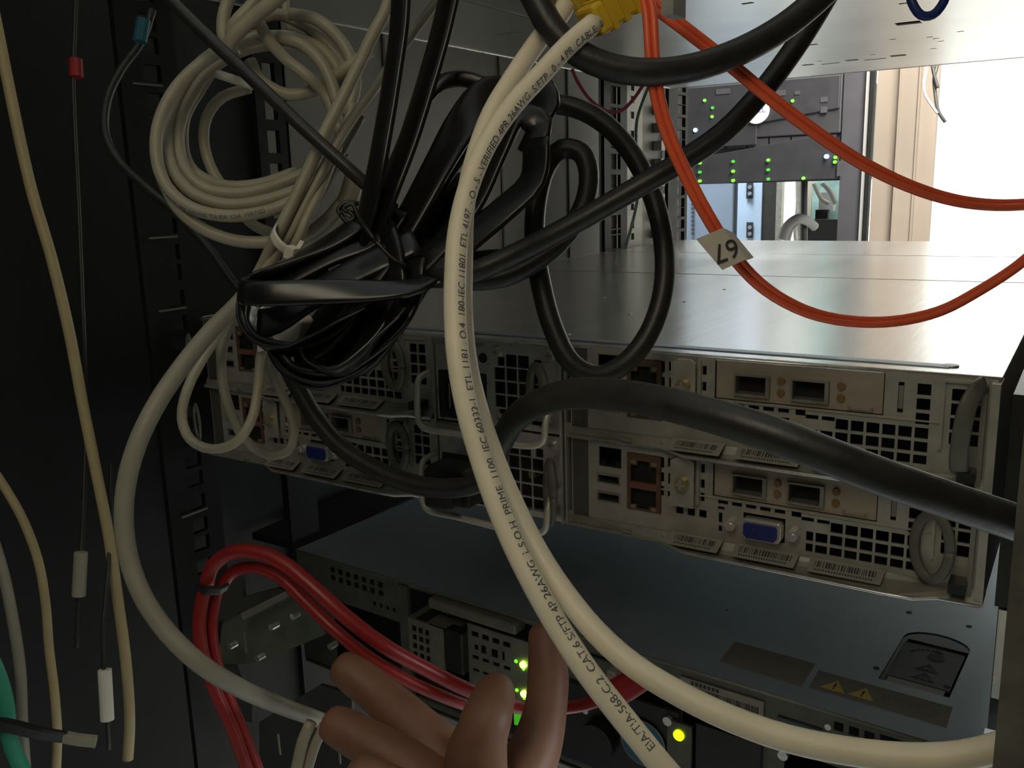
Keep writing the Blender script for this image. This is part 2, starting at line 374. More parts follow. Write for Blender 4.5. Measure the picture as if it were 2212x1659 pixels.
sweep([Vector((x * .001, .0045, .0848)) for x in (-219, -100, 0, 100, 219)], .0010, n=8).build('rolled_edge', M['zincd'], ch, smooth=True)
sweep([Vector((-.2188, y * .001, .0868)) for y in (4, 250, 500, 770)], .001, n=8).build('rolled_edge', M['bright'], ch, smooth=True)
MB().cyl((-190, 16), 3, 87.5, 88.1, 'z').cyl((200, 18), 3, 87.5, 88.1, 'z').box(-190, 200, 13.6, 19.6, 87.5, 88.0).build('pressed_rib', M['lidblue'], ch, bevel=.3)
for px, py in ((1478, 652), (1565, 625), (1305, 642), (1228, 722), (1360, 678)):
    P = IZ(px, py, .0877) * 1000; MB().cyl((P.x, P.y), 1.6, 87.4, 87.9, 'z', n=8, r2=.8).build('lid_dimple', M['bright'], ch)
MB().box(36.2, 37.6, -1, 30, 0, 86).box(39, 39.8, -1, 30, 0, 86).build('partition', M['zinc'], ch)
MB().box(-38.4, -37, -1, 30, 0, 86).build('partition', M['zinc'], ch)

# ---- one node, local mm, x 0..181
def ringpath(cx, cz, a, b, ang, y0=0, n=28, sup=1):
    c, s = math.cos(ang), math.sin(ang); out = []
    for i in range(n + 1):
        t = 2 * math.pi * i / n; u = a * math.cos(t); w = b * math.sin(t)
        out.append(Vector((cx + (u + a) * c - a, y0 - (u + a) * s, cz + w)) * .001)
    return out
def make_node():
    t = empty('server_node', (.0375, .001, 0), 'lower right silver server node, blue monitor port left of its vents', 'server node', 'hot-swap nodes in the silver chassis')
    h = [(18.5, 30, 31.5, 41), (17.5, 29.5, 23.3, 27.8), (17.5, 29.5, 14.4, 19.2), (33, 50, 13, 40.2)]
    h += [(49.8, 51.2, 35, 40), (49.8, 51.2, 28.5, 33), (49.8, 51.2, 22, 26.5), (53, 55, 36, 40), (53.2, 54.8, 28, 33), (53, 55.6, 22, 25.5)]
    h += [(68.5, 70.3, 35.5, 39.5), (68.5, 70.3, 28.5, 32.5), (68.5, 70.3, 22.3, 26.3)]
    h += [(57.2, 60.6, 14.8, 18.4), (62.6, 66, 14.8, 18.4), (68, 71.4, 14.8, 18.4)]
    h += [(74, 142, 25.6, 43.2)]
    h += [(76.5 + 6.2 * i, 81 + 6.2 * i, 22.6, 24.3) for i in range(5)] + [(76.5, 79.5, 20, 21.4), (77, 78.6, 14, 18.6), (77, 78.6, 10, 12.6)]
    h += [(112.5 + 6.4 * i, 117.6 + 6.4 * i, 21.2, 22.9) for i in range(2)]
    h += [(108.4, 112.4, 22.2, 25)]
    for c in range(8):
        x0 = 112.7 + 5.85 * c
        if c == 0: x0 += 2; w = 2.9
        else: w = 4.8
        zz = ((2.2, 0),)
        for z0, z1 in ((8.0, 11.6), (12.8, 16.9)): h.append((x0, x0 + w, z0, z1))
        if c >= 2: h.append((x0, x0 + w, 18.1, 22.4))
        if c == 7:
            for z0 in (23.7, 29.4, 35.1): h.append((x0, x0 + w, z0, z0 + 4.4))
    h += [(146.9, 149.0, 27.5, 39.5)]
    for c in range(2):
        for r in range(4): h.append((165.6 + 5.6 * c, 170.2 + 5.6 * c, 17.2 + 5.6 * r, 21.8 + 5.6 * r))
    h += [(88, 106, 9.6, 20.6)]
    MB().plate(4, 180.5, 5.5, 43.2, 0, 1, h).build('faceplate', M['zinc'], t)
    MB().box(162.2, 163.4, -1.6, 0, 15, 41.5).box(163.4, 177, -1.4, 0, 41, 42).box(50, 162, -.8, 0, 24.9, 25.5).build('pressed_border', M['zinc'], t)
    MB().box(147.1, 148.8, .3, 1.6, 29, 38).build('slot_cover', M['zincd'], t)
    # ports
    MB().box(18.5, 30, 1, 12, 31.5, 32.5).box(18.5, 30, 9, 10, 32.5, 41).box(19.3, 21.5, .6, 6, 32.5, 34.5).box(27, 29.2, .6, 6, 32.5, 34.5).build('ethernet_port', M['black'], t)
    for z in (23.3, 14.4):
        u = MB().plate(17.5, 29.5, z, z + 4.7, -.4, 8, [(18.2, 28.8, z + .7, z + 4)]).build('usb_port', M['zincd'], t)
        MB().box(18.8, 28.2, 0, 8, z + 1.0, z + 1.9).build('contact_tongue', M['black'], u)
    l = MB().plate(33.2, 49.8, 13.2, 40, -.6, .6, [(35, 47.6, 26.8, 34.6), (38.2, 44.4, 34.6, 37), (35, 47.6, 15.6, 23.4), (38.2, 44.4, 14.2, 15.6)]).build('ethernet_block', M['port'], t)
    MB().box(34.4, 48.4, -.8, -.5, 23.8, 26.4).build('red_divider', mat('brick_divider', (.20, .07, .05), .5), l)
    for x in (35.2, 45.4):
        for z in (35.3, 14.0): MB().box(x, x + 2.4, -.9, -.5, z, z + 1.7).build('contact_window', M['gold'], l)
    MB().box(34, 49, 3, 12, 13.5, 39.5).build('port_cavity', M['dark'], l)
    # thumbscrew bracket
    b = MB().prism([(57, 20), (67, 20), (67, 41), (65, 42.6), (59, 42.6), (57, 41)], -5, -4).box(56.2, 57.2, -5, 0, 20, 41).build('retainer_bracket', M['zinc'], t)
    MB().box(67, 68.4, -2, 0, 21, 42).build('bracket_edge', M['zinc'], b)
    s = MB().cyl((62, 31), 3.3, -5.5, -5, r2=3.3).cyl((62, 31), 2.9, -8, -5.5, r2=3.3).build('thumbscrew', M['gold'], t, smooth=False)
    MB().box(59.8, 64.2, -8.3, -7.8, 30.5, 31.5).box(61.5, 62.5, -8.3, -7.8, 28.8, 33.2).build('screw_cross', M['bright'], s)
    # expansion card
    c = MB().plate(74.5, 141.5, 26, 43, .8, 1.8, [(82.5, 97.6, 28.2, 37.4), (106.2, 121.4, 28.2, 37.4)]).build('expansion_card', M['card'], t)
    for x in (82.5, 106.2):
        MB().plate(x, x + 15.1, 28.2, 37.4, -1.2, 6, [(x + .9, x + 13.6, 29, 36.6)]).box(x + 4, x + 9, -1.6, 0, 28.2, 29.2).build('transceiver_cage', M['zincd'], c)
        MB().box(x + 1, x + 13.5, 5, 6, 29, 36.6).build('cage_depth', M['dark'], c)
    for x in (102, 125.8):
        for z in (35.6, 30.7): MB().cyl((x, z), 1.55, -.1, .8, r2=1.7).build('indicator_lens', M['amber'], c, smooth=False)
    MB().box(129, 137.5, .2, .9, 26.6, 27.1).box(128.6, 129.6, -.3, .9, 26.3, 28.2).box(137, 138, -.3, .9, 26.3, 28.2).build('retaining_clip', M['zincd'], c)
    # monitor port
    v = MB().prism([(88.6, 12.4), (90.2, 10.4), (104, 10.4), (105.6, 12.4), (105.6, 18), (104.6, 19.4), (89.4, 19.4), (88.6, 18)], -4.5, 1).build('monitor_port', M['bright'], t, bevel=.4)
    MB().prism([(89.6, 12.8), (90.9, 11.2), (102.6, 11.2), (104, 12.8), (104, 17), (103.2, 18), (90.4, 18), (89.6, 17)], -5.2, -4.4).build('port_insert', M['vga'], v)
    mb = MB()
    for r in range(3):
        for k in range(5): mb.cyl((92 + k * 2.4 + (r % 2) * .8, 12.8 + r * 1.9), .45, -5.35, -5.1, n=6)
    mb.build('pin_hole', M['ink'], v)
    for x in (83.4, 110): MB().cyl((x, 15), 2.5, -4.5, 0, n=6).cyl((x, 15), 1.3, -5, -4.5, n=8).build('jack_screw', M['bright'], t)
    # pull lip at the foot, sloping forward, with labels
    lip = MB(); z0 = .8
    front = [(2, -1.5), (52, -2.5), (56, -5), (64, -9.5), (146, -11), (158, -10.5), (166, -5.5), (181, -5)]
    back = [(181, 1), (2, 1)]
    n = len(front) + 2; pts = [(x, y, z0) for x, y in front] + [(x, y, 6.6) for x, y in back]; pb = [(x, y, z0 - .8) for x, y in front] + [(x, y, 5.8) for x, y in back]
    lip.add(pts + pb, [tuple(range(n)), tuple(range(n, 2 * n))[::-1]] + [(i, (i + 1) % n, (i + 1) % n + n, i + n) for i in range(n)])
    lip.build('pull_lip', M['zincd'], t)
    e = [Vector((x, y, .9)) * .001 for x, y in front]
    sweep(e, .0007, n=6).build('lip_edge', M['bright'], t, smooth=True)
    def lab(x0, x1, seed, y0=-7.3, y1=-.3):
        def zz(y): return .8 + (y + 10.3) / 11.3 * 5.8 + .35
        q = MB().add([(x0, y1, zz(y1)), (x0 + .6, y0, zz(y0)), (x1 - .6, y0, zz(y0)), (x1, y1, zz(y1)), (x0, y1, zz(y1) - .25), (x0 + .6, y0, zz(y0) - .25), (x1 - .6, y0, zz(y0) - .25), (x1, y1, zz(y1) - .25)],
                     [(0, 1, 2, 3), (7, 6, 5, 4), (0, 4, 5, 1), (1, 5, 6, 2), (2, 6, 7, 3), (3, 7, 4, 0)]).build('label_sticker', M['paperw'], t)
        rnd = random.Random(seed); x = x0 + 2.5; m = MB()
        while x < x1 - 3:
            w = rnd.choice((.25, .4, .7)); ya, yb = y1 - 1.5, y0 + 2.6
            m.add([(x, ya, zz(ya) + .06), (x, yb, zz(yb) + .06), (x + w, yb, zz(yb) + .06), (x + w, ya, zz(ya) + .06)], [(0, 1, 2, 3)]); x += w + rnd.choice((.3, .45, .8))
        ya, yb = y0 + 1.8, y0 + 1.0
        x = x0 + 3
        while x < x1 - 4: m.add([(x, ya, zz(ya) + .06), (x, yb, zz(yb) + .06), (x + .6, yb, zz(yb) + .06), (x + .6, ya, zz(ya) + .06)], [(0, 1, 2, 3)]); x += 1.1
        m.build('barcode', M['ink'], q)
    lab(55.5, 79.5, 1); lab(85, 112.5, 2); lab(117, 146.5, 3)
    MB().cyl((50.5, 3.2), 1.2, -1.6, 0, n=10).build('rivet', M['bright'], t)
    MB().box(4, 32, -4, 0, 1, 2.2).box(32, 36, -3, 0, 2, 3.4).build('latch_tab', M['zincd'], t)
    MB().box(4.5, 13, 0, 1, 5.5, 43).build('recess_shade', M['rackblk'], t)  # flat black panel, the recess's shade put into colour
    MB().box(170, 176, -9, 0, 5.5, 9.5).build('handle_hinge', M['black'], t)
    return t
node = make_node()
node_ur = dup(node, (.0375, .001, .04375), 'upper right silver server node, its screw and network cages just under the lid edge', 'hot-swap nodes in the silver chassis')
node_ul = dup(node, (-.2195, .001, .04375), 'upper left silver server node, mostly behind the black cord bundle', 'hot-swap nodes in the silver chassis')
node_ll = dup(node, (-.2195, .001, 0), 'lower left silver server node, dim, behind the thin grey cable loops', 'hot-swap nodes in the silver chassis')
def ring(parent, cx, cz, a, b, ang, r=2.1, y0=-2, m='ring'):
    o = sweep(ringpath(cx, cz, a, b, ang, y0), r * .001, r * .0006, up=(0, -1, 0), n=8); return o.build('ring_handle', M[m], parent, smooth=True)
ring(node, 163.5, 21, 7.0, 13, .35, 2.0)
# upper right: arched grey pull handle seen edge-on
hp = [Vector(p) * .001 for p in ((176, -2, 41.5), (174.5, -8, 40.5), (172.5, -12, 36), (171.3, -13, 28), (170.6, -12, 18), (170.6, -9, 11), (171.5, -2, 7.5))]
sweep(catmull(hp, .002), .0032, .0012, up=(0, -1, 0), n=10).build('ring_handle', M['ring'], node_ur, smooth=True)
ring(node_ul, 158, 27, 8.2, 11.5, .3, 2.4); ring(node_ll, 158, 27, 8.2, 11.5, .3, 2.4)
for zc, nd in ((66, node_ul), (22, node_ll)): ring(nd, -2, zc - (43.75 if zc > 44 else 0), 9, 11, .5, 1.2, m='ring')

# ---- power supplies
def make_psu(z0, label):
    t = empty('power_supply', (-.0365, 0, z0 * .001), label, 'power supply', 'power supplies in the silver chassis')
    h = []
    for c in range(4):
        for r in range(5):
            x = 36 + 6.9 * c; z = 3.6 + 6.9 * r
            if (c, r) in ((0, 4), (3, 4), (0, 0)): h.append((x + 2, x + 6.1, z + (.2 if r else 2), z + (4.6 if r else 6.1)))
            else: h.append((x, x + 6.1, z, z + 6.1))
    h += [(1.5, 31, 1.5, 26.5)]
    MB().plate(0, 72.5, .5, 43, 0, 1, h).build('faceplate', M['bright'], t)
    MB().cyl((29.5, 34.5), 2.5, -.25, 0, n=20).build('hole_shade_disc', M['dark'], t)  # dark disc on the plate, painted as the shade of a hole
    MB().box(2, 71, 12, 13, 1, 42).build('interior_shade', M['dark'], t)  # dark sheet behind the grid as its inner shade
    MB().cyl((53, 20), 2.2, 5, 11, n=8).build('fan_hub', M['gold'], t)
    s = MB().plate(2.2, 30.6, 2, 26, -1.5, 1, [(6, 27, 6, 22)]).build('power_inlet', M['black'], t, bevel=.3)
    MB().box(6, 27, 8, 9, 6, 22).build('inlet_depth', M['dark'], s)
    for x in (11, 16.5, 22): MB().box(x, x + 1.4, 1, 8, 11 + (3 if x == 16.5 else 0), 16 + (3 if x == 16.5 else 0)).build('inlet_pin', M['bright'], s)
    MB().box(9, 9.5, -1.8, -1.4, 7, 20).build('inlet_glint', M['bright'], s)
    for x, z in ((37.5, 38), (67.5, 38.5), (38.5, 5.2)):
        q = MB().cyl((x, z), 2.6, -1.5, 0, n=14, r2=2.6).build('screw', M['bright'], t); MB().box(x - 1.6, x + 1.6, -1.7, -1.4, z - .3, z + .3).box(x - .3, x + .3, -1.7, -1.4, z - 1.6, z + 1.6).build('screw_cross', M['zincd'], q)
    MB().box(0, 30, -2.5, 0, 40, 42.5).build('release_latch', M['zincd'], t)
    # square wire retainer around the inlet and grid
    w = [(-3, -1, 25), (-3.5, -10, 23), (-3.5, -12, 14), (-3, -12.5, 2.5), (0, -13, -1.2), (20, -13, -2.2), (66, -13, -2.4), (70.5, -12.5, .5), (71.5, -12, 8), (71.5, -8, 15), (70, -1, 18)]
    sweep(catmull([Vector(p) * .001 for p in w], .002), .0017, n=8).build('wire_retainer', M['wire'], t, smooth=True)
    return t
ps1 = make_psu(0, 'lower power supply in the chassis centre, black plug pushed in')
ps2 = make_psu(43.75, 'upper power supply in the chassis centre, empty black inlet behind the cream cable')
ring(ps2, 65.5, 22, 8, 12, .6, 2.4); ring(ps1, 72, 17, 6.5, 15, .8, 2.2)

# ================================================================== LOWER SERVER
LA = Vector((-.22008, .06549, -.088)); LB = Vector((.22155, .03964, -.088)); LW = (LB - LA).length * 1000
lrz = math.atan2(LB.y - LA.y, LB.x - LA.x)
ls = empty('lower_server', LA, 'lower server with blue-grey lid, latch and warning labels, under the silver chassis', 'server', rz=lrz)
LM = Matrix.Translation(LA) @ Matrix.Rotation(lrz, 4, 'Z'); LI = LM.inverted()
def LZ(px, py): return (LI @ IZ(px, py, -.088)) * 1000          # photo point on its lid, local mm
lx0, lx1, ly0, ly1 = 0, 0, 0, 0
c0 = LZ(1962, 1325); c1 = LZ(2093, 1355); c2 = LZ(2040, 1475); c3 = LZ(1893, 1443)
hx0, hx1, hy0, hy1 = 388, 421, 43, 108
MB().plate(0, LW, .5, 700, -1.2, 0, [(hx0, hx1, hy0, hy1)], axis='z').build('lid_panel', M['lidblue'], ls)
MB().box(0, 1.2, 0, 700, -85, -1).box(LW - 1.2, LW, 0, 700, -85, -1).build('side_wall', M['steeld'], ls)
MB().box(1, LW - 1, 30, 31, -85, -2).build('interior_shade_sheet', M['dark'], ls)  # near-black sheet added as shade behind the rear openings
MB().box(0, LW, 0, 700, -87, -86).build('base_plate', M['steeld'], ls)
sweep([Vector((x * .001, 0, -.0007)) for x in (0, 100, 200, 300, LW)], .0008, n=8).build('rolled_edge', M['steelm'], ls, smooth=True)
# latch
arc = [(hx0 + 16.5 + 16.5 * math.cos(a), hy1 - 12 + 12 * math.sin(a)) for a in [math.pi * i / 10 for i in range(11)]]
la = MB().prism([(hx0 + 1.5, hy0 + 9), (hx1 - 1.5, hy0 + 9)] + [(hx1 - 1.5, hy1 - 15), (hx0 + 1.5, hy1 - 15)], -2.6, -1.4, 'z').build('lid_latch', mat('grey_latch_plastic', (.17, .20, .21), .45), ls)
MB().box(hx0 + 3, hx1 - 3, hy0 + 1.5, hy0 + 7, -2.2, -1).build('latch_bar', M['holegrey'], la)
MB().box(hx0, hx1, hy0, hy1, -8, -7).build('latch_well', M['dark'], la)
MB().prism([(hx0 + 1, hy1 - 15)] + [(hx0 + 16.5 - 15.5 * math.cos(math.pi * i / 10), hy1 - 15 + 9 * math.sin(math.pi * i / 10)) for i in range(11)], -5, -4.4, 'z').build('finger_dish', mat('latch_dish', (.06, .065, .06), .5), la)
# lid corners of the arched opening (lid material filling the square corners)
def corner(sgn):
    cx = hx0 if sgn > 0 else hx1; pts = [(cx, hy1), ]
    for i in range(7):
        a = math.pi / 2 * i / 6
        pts.append((hx0 + 16.5 - sgn * 16.5 * math.cos(math.pi / 2 - a), hy1 - 12 + 12 * math.sin(math.pi / 2 - a)))
    return pts
for sg in (1, -1): MB().prism(corner(sg), -1.2, 0, 'z').build('arch_corner', M['lidblue'], ls)
def tri(m, x, y, s, z0, z1, w=1.): 
    a = [(x - s, y - s * .5), (x + s, y - s * .5), (x, y + s)]; b = [(x - s * .62, y - s * .3), (x + s * .62, y - s * .3), (x, y + s * .62)]
    for i in range(3):
        j = (i + 1) % 3; m.prism([a[i], a[j], b[j], b[i]], z0, z1, 'z')
mk = MB(); tri(mk, hx0 + 18, hy0 + 26, 5.5, -1.4, -1.25); tri(mk, hx0 + 18, hy0 + 15.5, 5.5, -1.4, -1.25)
mk.box(hx0 + 17.6, hx0 + 18.4, hy0 + 25, hy0 + 28, -1.4, -1.25).box(hx0 + 17.6, hx0 + 18.4, hy0 + 14.5, hy0 + 17.5, -1.4, -1.25)
mk.cyl((hx0 + 19, hy0 + 40), 4.2, -1.4, -1.25, 'z'); mk.cyl((hx0 + 19, hy0 + 47), 1.8, -1.4, -1.25, 'z')
for i in range(8):
    a = 1.2 + i * .22; mk.box(hx0 + 17 + 11 * math.cos(a) - .6, hx0 + 17 + 11 * math.cos(a) + .6, hy0 + 36 + 11 * math.sin(a) - .6, hy0 + 36 + 11 * math.sin(a) + .6, -1.4, -1.25)
mk.build('printed_symbols', M['greyink'], la)
for (px, py) in ((1964, 1323), (2093, 1353), (1893, 1443), (2045, 1483)):
    P = LZ(px, py); MB().cyl((P.x, P.y), 1.6, -.2, .12, 'z', n=12).build('lid_rivet', M['ink'], ls)
for (px, py) in ((1262, 1319), (1570, 1318)):
    P = LZ(px, py); MB().cyl((P.x, P.y), .7, -.2, .12, 'z', n=8).build('lid_rivet', M['ink'], ls)
def quadlabel(name, pts, m, label, parent=ls, z=.15):
    L = [LZ(*p) for p in pts]; o = MB().prism([(p.x, p.y) for p in L], .0, z, 'z').build(name, m, parent, bevel=1.2); o['label'] = label; return o
g1 = quadlabel('foil_label', ((1588, 1386), (1762, 1434), (1730, 1482), (1555, 1427)), M['greylabel'], 'blank grey foil label')
g2 = quadlabel('foil_label', ((1768, 1448), (2058, 1528), (2045, 1570), (1748, 1484)), M['greylabel'], 'long grey label with two warning triangles')
for i, (px, py) in enumerate(((1803, 1483), (1864, 1499))):
    P = LZ(px, py); m = MB()
    m.prism([(P.x - 6, P.y - 4.5), (P.x + 6, P.y - 4.5), (P.x, P.y + 6)], .16, .26, 'z'); m.build('warning_triangle', M['warn'], g2)
    MB().box(P.x - .5, P.x + .5, P.y - 1.2, P.y + 2.6, .27, .33).box(P.x - .5, P.x + .5, P.y - 3, P.y - 2, .27, .33).build('warning_mark', M['ink'], g2)
tx = MB(); rnd = random.Random(4)
for r in range(4):
    x = 0
    while x < 24:
        w = rnd.uniform(1, 3.4); P = LZ(1905, 1508); tx.box(P.x + x, P.x + x + w, P.y + 3 - r * 2.4, P.y + 3.6 - r * 2.4, .16, .2); x += w + .8
tx.build('fine_print', mat('dim_print', (.12, .12, .10), .6), g2)
# rear face, local mm
hl = []
for c in range(7):
    for r, z in enumerate((-9.5, -15.5)): hl.append((34 + 7.6 * c, 38.6 + 7.6 * c, z, z + 4.2))
for c in range(5): hl.append((74 + 6 * c, 77 + 6 * c, -24, -21))
hl += [(34, 98, -80, -30), (108, 218, -80, -3), (218.5, 300, -80, -9), (300.5, 345, -60, -25), (352, 374, -19, -10)]
for c in range(3):
    for r in range(2): hl.append((379 + 7 * c, 383.6 + 7 * c, -9 - 6.5 * r, -4.2 - 6.5 * r))
hl += [(400, 432, -8, -3.6), (356, 430, -60, -28)]
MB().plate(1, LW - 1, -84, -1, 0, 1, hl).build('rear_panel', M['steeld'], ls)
MB().box(100, 108, -2, 0, -84, -2).build('upright_bar', M['steeld'], ls)
MB().box(128, 196, -5, 6, -10, -3).build('riser_rail', M['steelm'], ls, bevel=1.5)
rb = MB().plate(113, 143, -47, -19, -8, -7, [(116 + 5.6 * c, 119.8 + 5.6 * c, -27.5 - 6 * r, -23.5 - 6 * r) for c in range(3) for r in range(4)]).box(113, 150, -7, 12, -19.5, -18.5).box(131, 143, -8.5, -7, -46, -19).build('riser_bracket', M['steelm'], ls)
MB().box(120, 128, -7.6, 8, -18.4, -17.6).build('bracket_slot', M['dark'], rb)
MB().box(114, 142, 2, 3, -47, -20).build('bracket_depth', M['dark'], rb)
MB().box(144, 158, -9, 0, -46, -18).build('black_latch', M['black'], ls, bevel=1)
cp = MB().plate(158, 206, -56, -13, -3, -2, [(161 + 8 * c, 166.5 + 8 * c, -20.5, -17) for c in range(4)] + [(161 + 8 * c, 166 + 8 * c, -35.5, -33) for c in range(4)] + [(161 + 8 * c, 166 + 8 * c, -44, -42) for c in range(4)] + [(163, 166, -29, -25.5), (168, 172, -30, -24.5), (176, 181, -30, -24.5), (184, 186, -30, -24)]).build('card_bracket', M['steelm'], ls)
MB().box(159, 205, 0, 1, -55, -14).build('bracket_depth', M['dark'], cp)
for z in (-28, -47):
    q = MB().cyl((200, z), 2.1, -4.4, -3, n=16).build('status_light', M['ledhot'], cp)
    MB().cyl((194.6, z + .6), 1.1, -3.6, -3, n=10).build('status_light', M['led'], cp); MB().cyl((204.4, z - .4), .8, -3.6, -3, n=10).build('status_light', M['led'], cp)
    MB().cyl((200, z - 3), .9, -3.6, -3, n=10).build('status_light', M['led'], cp)
P = IY(1150, 1560, .05)
MB().box(192, 204, -3.5, -3, -70, -62).build('lit_window', M['leddim'], cp)
# power section of the lower server
pw = MB().box(222, 300, -2, 10, -80, -26).build('power_module', M['black'], ls, bevel=1)
MB().cyl((279, -51), 13, -3.4, -2, n=32).build('round_sticker', M['sticker'], pw)
sweep([Vector((279 + 13.4 * math.cos(a), -3.2, -51 + 13.4 * math.sin(a))) * .001 for a in [2 * math.pi * i / 32 for i in range(33)]], .0005, n=6).build('sticker_rim', M['paperw'], pw, smooth=True)
MB().cyl((252, -58), 11, -9, -2, n=24).build('black_knob', M['black'], pw)
MB().box(294, 308, -4, -2, -60, -31).build('light_mount', M['steeld'], pw)
MB().cyl((301, -37.5), 3.0, -5.2, -4, n=20).build('status_light', M['ledbright'], pw)
MB().cyl((294, -32), 2.6, -4.4, -2, n=12).build('screw', M['bright'], pw)
MB().cyl((356, -30), 2.6, -3, 0, n=12).build('screw', M['bright'], ls)
MB().cyl((262, -20), 3, -3, 0, n=12).build('screw', M['bright'], ls); MB().cyl((244, -42), 2, -6, 0, n=12).build('screw', M['bright'], ls)
MB().box(226, 262, -2, 0, -30, -10).build('connector_plate', M['steeld'], ls)
MB().box(310, 345, -3, 0, -62, -28).build('handle_plate', M['black'], ls)
MB().box(352, 374, -1, 4, -18.5, -11).build('drive_connector', mat('slate_connector', (.06, .09, .10), .4), ls)
MB().cyl((376.5, -8), 1.6, -1, 0, n=12).build('rivet', M['bright'], ls)
sweep(catmull([Vector(p) * .001 for p in ((383, -1, -17), (388, -8, -14), (400, -10, -14), (416, -8, -19), (430, -1, -24))], .003), .0016, n=8).build('wire_handle', M['steelm'], ls, smooth=True)
lb = MB().box(300, 345, -1.2, -.6, -15, -5.2).build('serial_sticker', M['paperw'], ls)
rnd = random.Random(9); m = MB(); x = 303
while x < 342: w = rnd.choice((.3, .5, .9)); m.box(x, x + w, -1.3, -1.2, -12.5, -9); x += w + rnd.choice((.35, .6))
x = 306
while x < 320: m.box(x, x + 1.6, -1.3, -1.2, -8, -6); x += 2.3
m.build('barcode', M['ink'], lb)
# left: cable management arm brackets below left of the lower server
arm = empty('management_bracket', LA + Vector((-.05, -.02, -.03)), 'dark steel cable-management arm bracket, left of the lower server', 'bracket')
def armq(name, pts, d, m, th=.003):
    L = [U(px, py, d) for px, py in pts]; L2 = [p + Vector((0, th, 0)) for p in L]; n = len(L); b = MB(1)
    b.add([p - arm.location for p in L + L2], [tuple(range(n)), tuple(range(n, 2 * n))[::-1]] + [(i, (i + 1) % n, (i + 1) % n + n, i + n) for i in range(n)])
    return b.build(name, m, arm)
armq('arm_plate', ((468, 1345), (615, 1278), (640, 1300), (700, 1345), (700, 1372), (560, 1430), (470, 1440)), .62, M['steeld'])
armq('arm_plate', ((470, 1270), (520, 1235), (525, 1290), (600, 1270), (615, 1278), (468, 1345)), .615, M['rackcage'])
armq('arm_bar', ((468, 1438), (505, 1440), (520, 1480), (545, 1484), (545, 1560), (478, 1560)), .61, M['rackcage'])
armq('arm_bar', ((520, 1325), (615, 1278), (622, 1290), (525, 1340)), .605, M['steelm'])
armq('arm_plate', ((560, 1560), (690, 1480), (760, 1500), (760, 1659), (560, 1659)), .63, M['rackcage'])
for (px, py) in ((590, 1353), (500, 1395), (636, 1330), (717, 1395), (560, 1420)):
    P = U(px, py, .602) - arm.location; MB(1).cyl((P.x, P.z), .0022, P.y - .002, P.y + .004, n=10).build('arm_rivet', M['bright'], arm)
for (px, py, py2) in ((600, 1585, 1630), (730, 1590, 1650), (527, 1365, 1410)):
    P = U(px, py, .6) - arm.location; Q = U(px + 5, py2, .6) - arm.location
    sweep([P, (P + Q) / 2, Q], .0008, n=6).build('arm_wire', M['steelm'], arm)

# ================================================================== FAR AISLE
cab = empty('server_cabinet', (-.5, 2.1, -1.08), 'dark open cabinet across the front aisle that holds the charcoal server', 'cabinet')
def cp_(name, x0, x1, y0, y1, z0, z1, m, label=None):
    o = MB().box(x0, x1, y0, y1, z0, z1).build(name, M[m], cab); o.location = -Vector(cab.location)
    if label: o['label'] = label
cp_('front_post', -325, -262, 2090, 2140, -1080, 900, 'cabframe'); cp_('front_post', -850, -765, 2090, 2140, -1080, 900, 'cabframe')
cp_('edge_strip', -270, -262, 2080, 2089, -1080, 900, 'cabgrey'); cp_('door_edge', -259, -250, 2075, 2100, -1080, 900, 'rackblk')

o = MB().plate(-765, -742, -400, 800, 2095, 2098, [(-758, -750, -380 + 20 * i, -370 + 20 * i) for i in range(50)]).build('mounting_rail', M['bezeld'], cab); o.location = -Vector(cab.location)
ds = empty('far_server', (-.54, 2.1, .16), 'charcoal server with round badge and green lights across the aisle', 'server')
def dp(name, pts_or_box, m, y0=-12, y1=0, **k): pass
D = Vector((-540, 2100, 160))
def dbox(name, x0, x1, z0, z1, y0, y1, m, parent=ds, bevel=0): return MB().box(x0 + 540, x1 + 540, y0, y1, z0 - 160, z1 - 160).build(name, M[m], parent, bevel=bevel)
dbox('chassis_body', -748, -328, 158, 425, 0, 500, 'bezel')
dbox('drive_bezel', -748, -328, 275, 425, -14, 0, 'bezel', bevel=3)
MB().prism([(-205, 96), (0, 96), (0, 150), (208, 175), (208, 255), (-205, 255)], -20, -14).build('bezel_recess', M['bezeld'], ds, bevel=2)
MB().prism([(-206, -2), (212, 2), (212, 95), (150, 112), (-100, 78), (-206, 70)], -16, -0).build('drive_cage', M['bezeld'], ds, bevel=2)
bd = MB().cyl((0, 182), 33, -27, -20, n=40).build('round_badge', M['badge'], ds, bevel=1)
tb = text('badge_lettering', 'DELL', .022, M['badgeink'], frontm(0, -.0275, .184), bd)
for (px, py, kk) in ((1522, 217, 'led'), (1539, 233, 'leddim'), (1538, 252, 'led'), (1712, 218, 'led'), (1511, 352, 'led'), (1511, 372, 'leddim'), (1511, 391, 'led'), (1583, 349, 'leddim'), (1583, 370, 'led'), (1583, 390, 'led'), (1659, 346, 'led'), (1659, 367, 'leddim'), (1659, 387, 'leddim'), (1735, 385, 'led'), (1804, 340, 'led'), (1803, 350, 'led'), (1502, 281, 'ledblue'), (1785, 338, 'ledblue')):
    P = IY(px, py, 2.078) * 1000 - D; r = 4.0 if kk != 'ledblue' else 5.5
    o = MB().cyl((P.x, P.z), r, -24, -16, n=12).build('status_light', M[kk], ds)
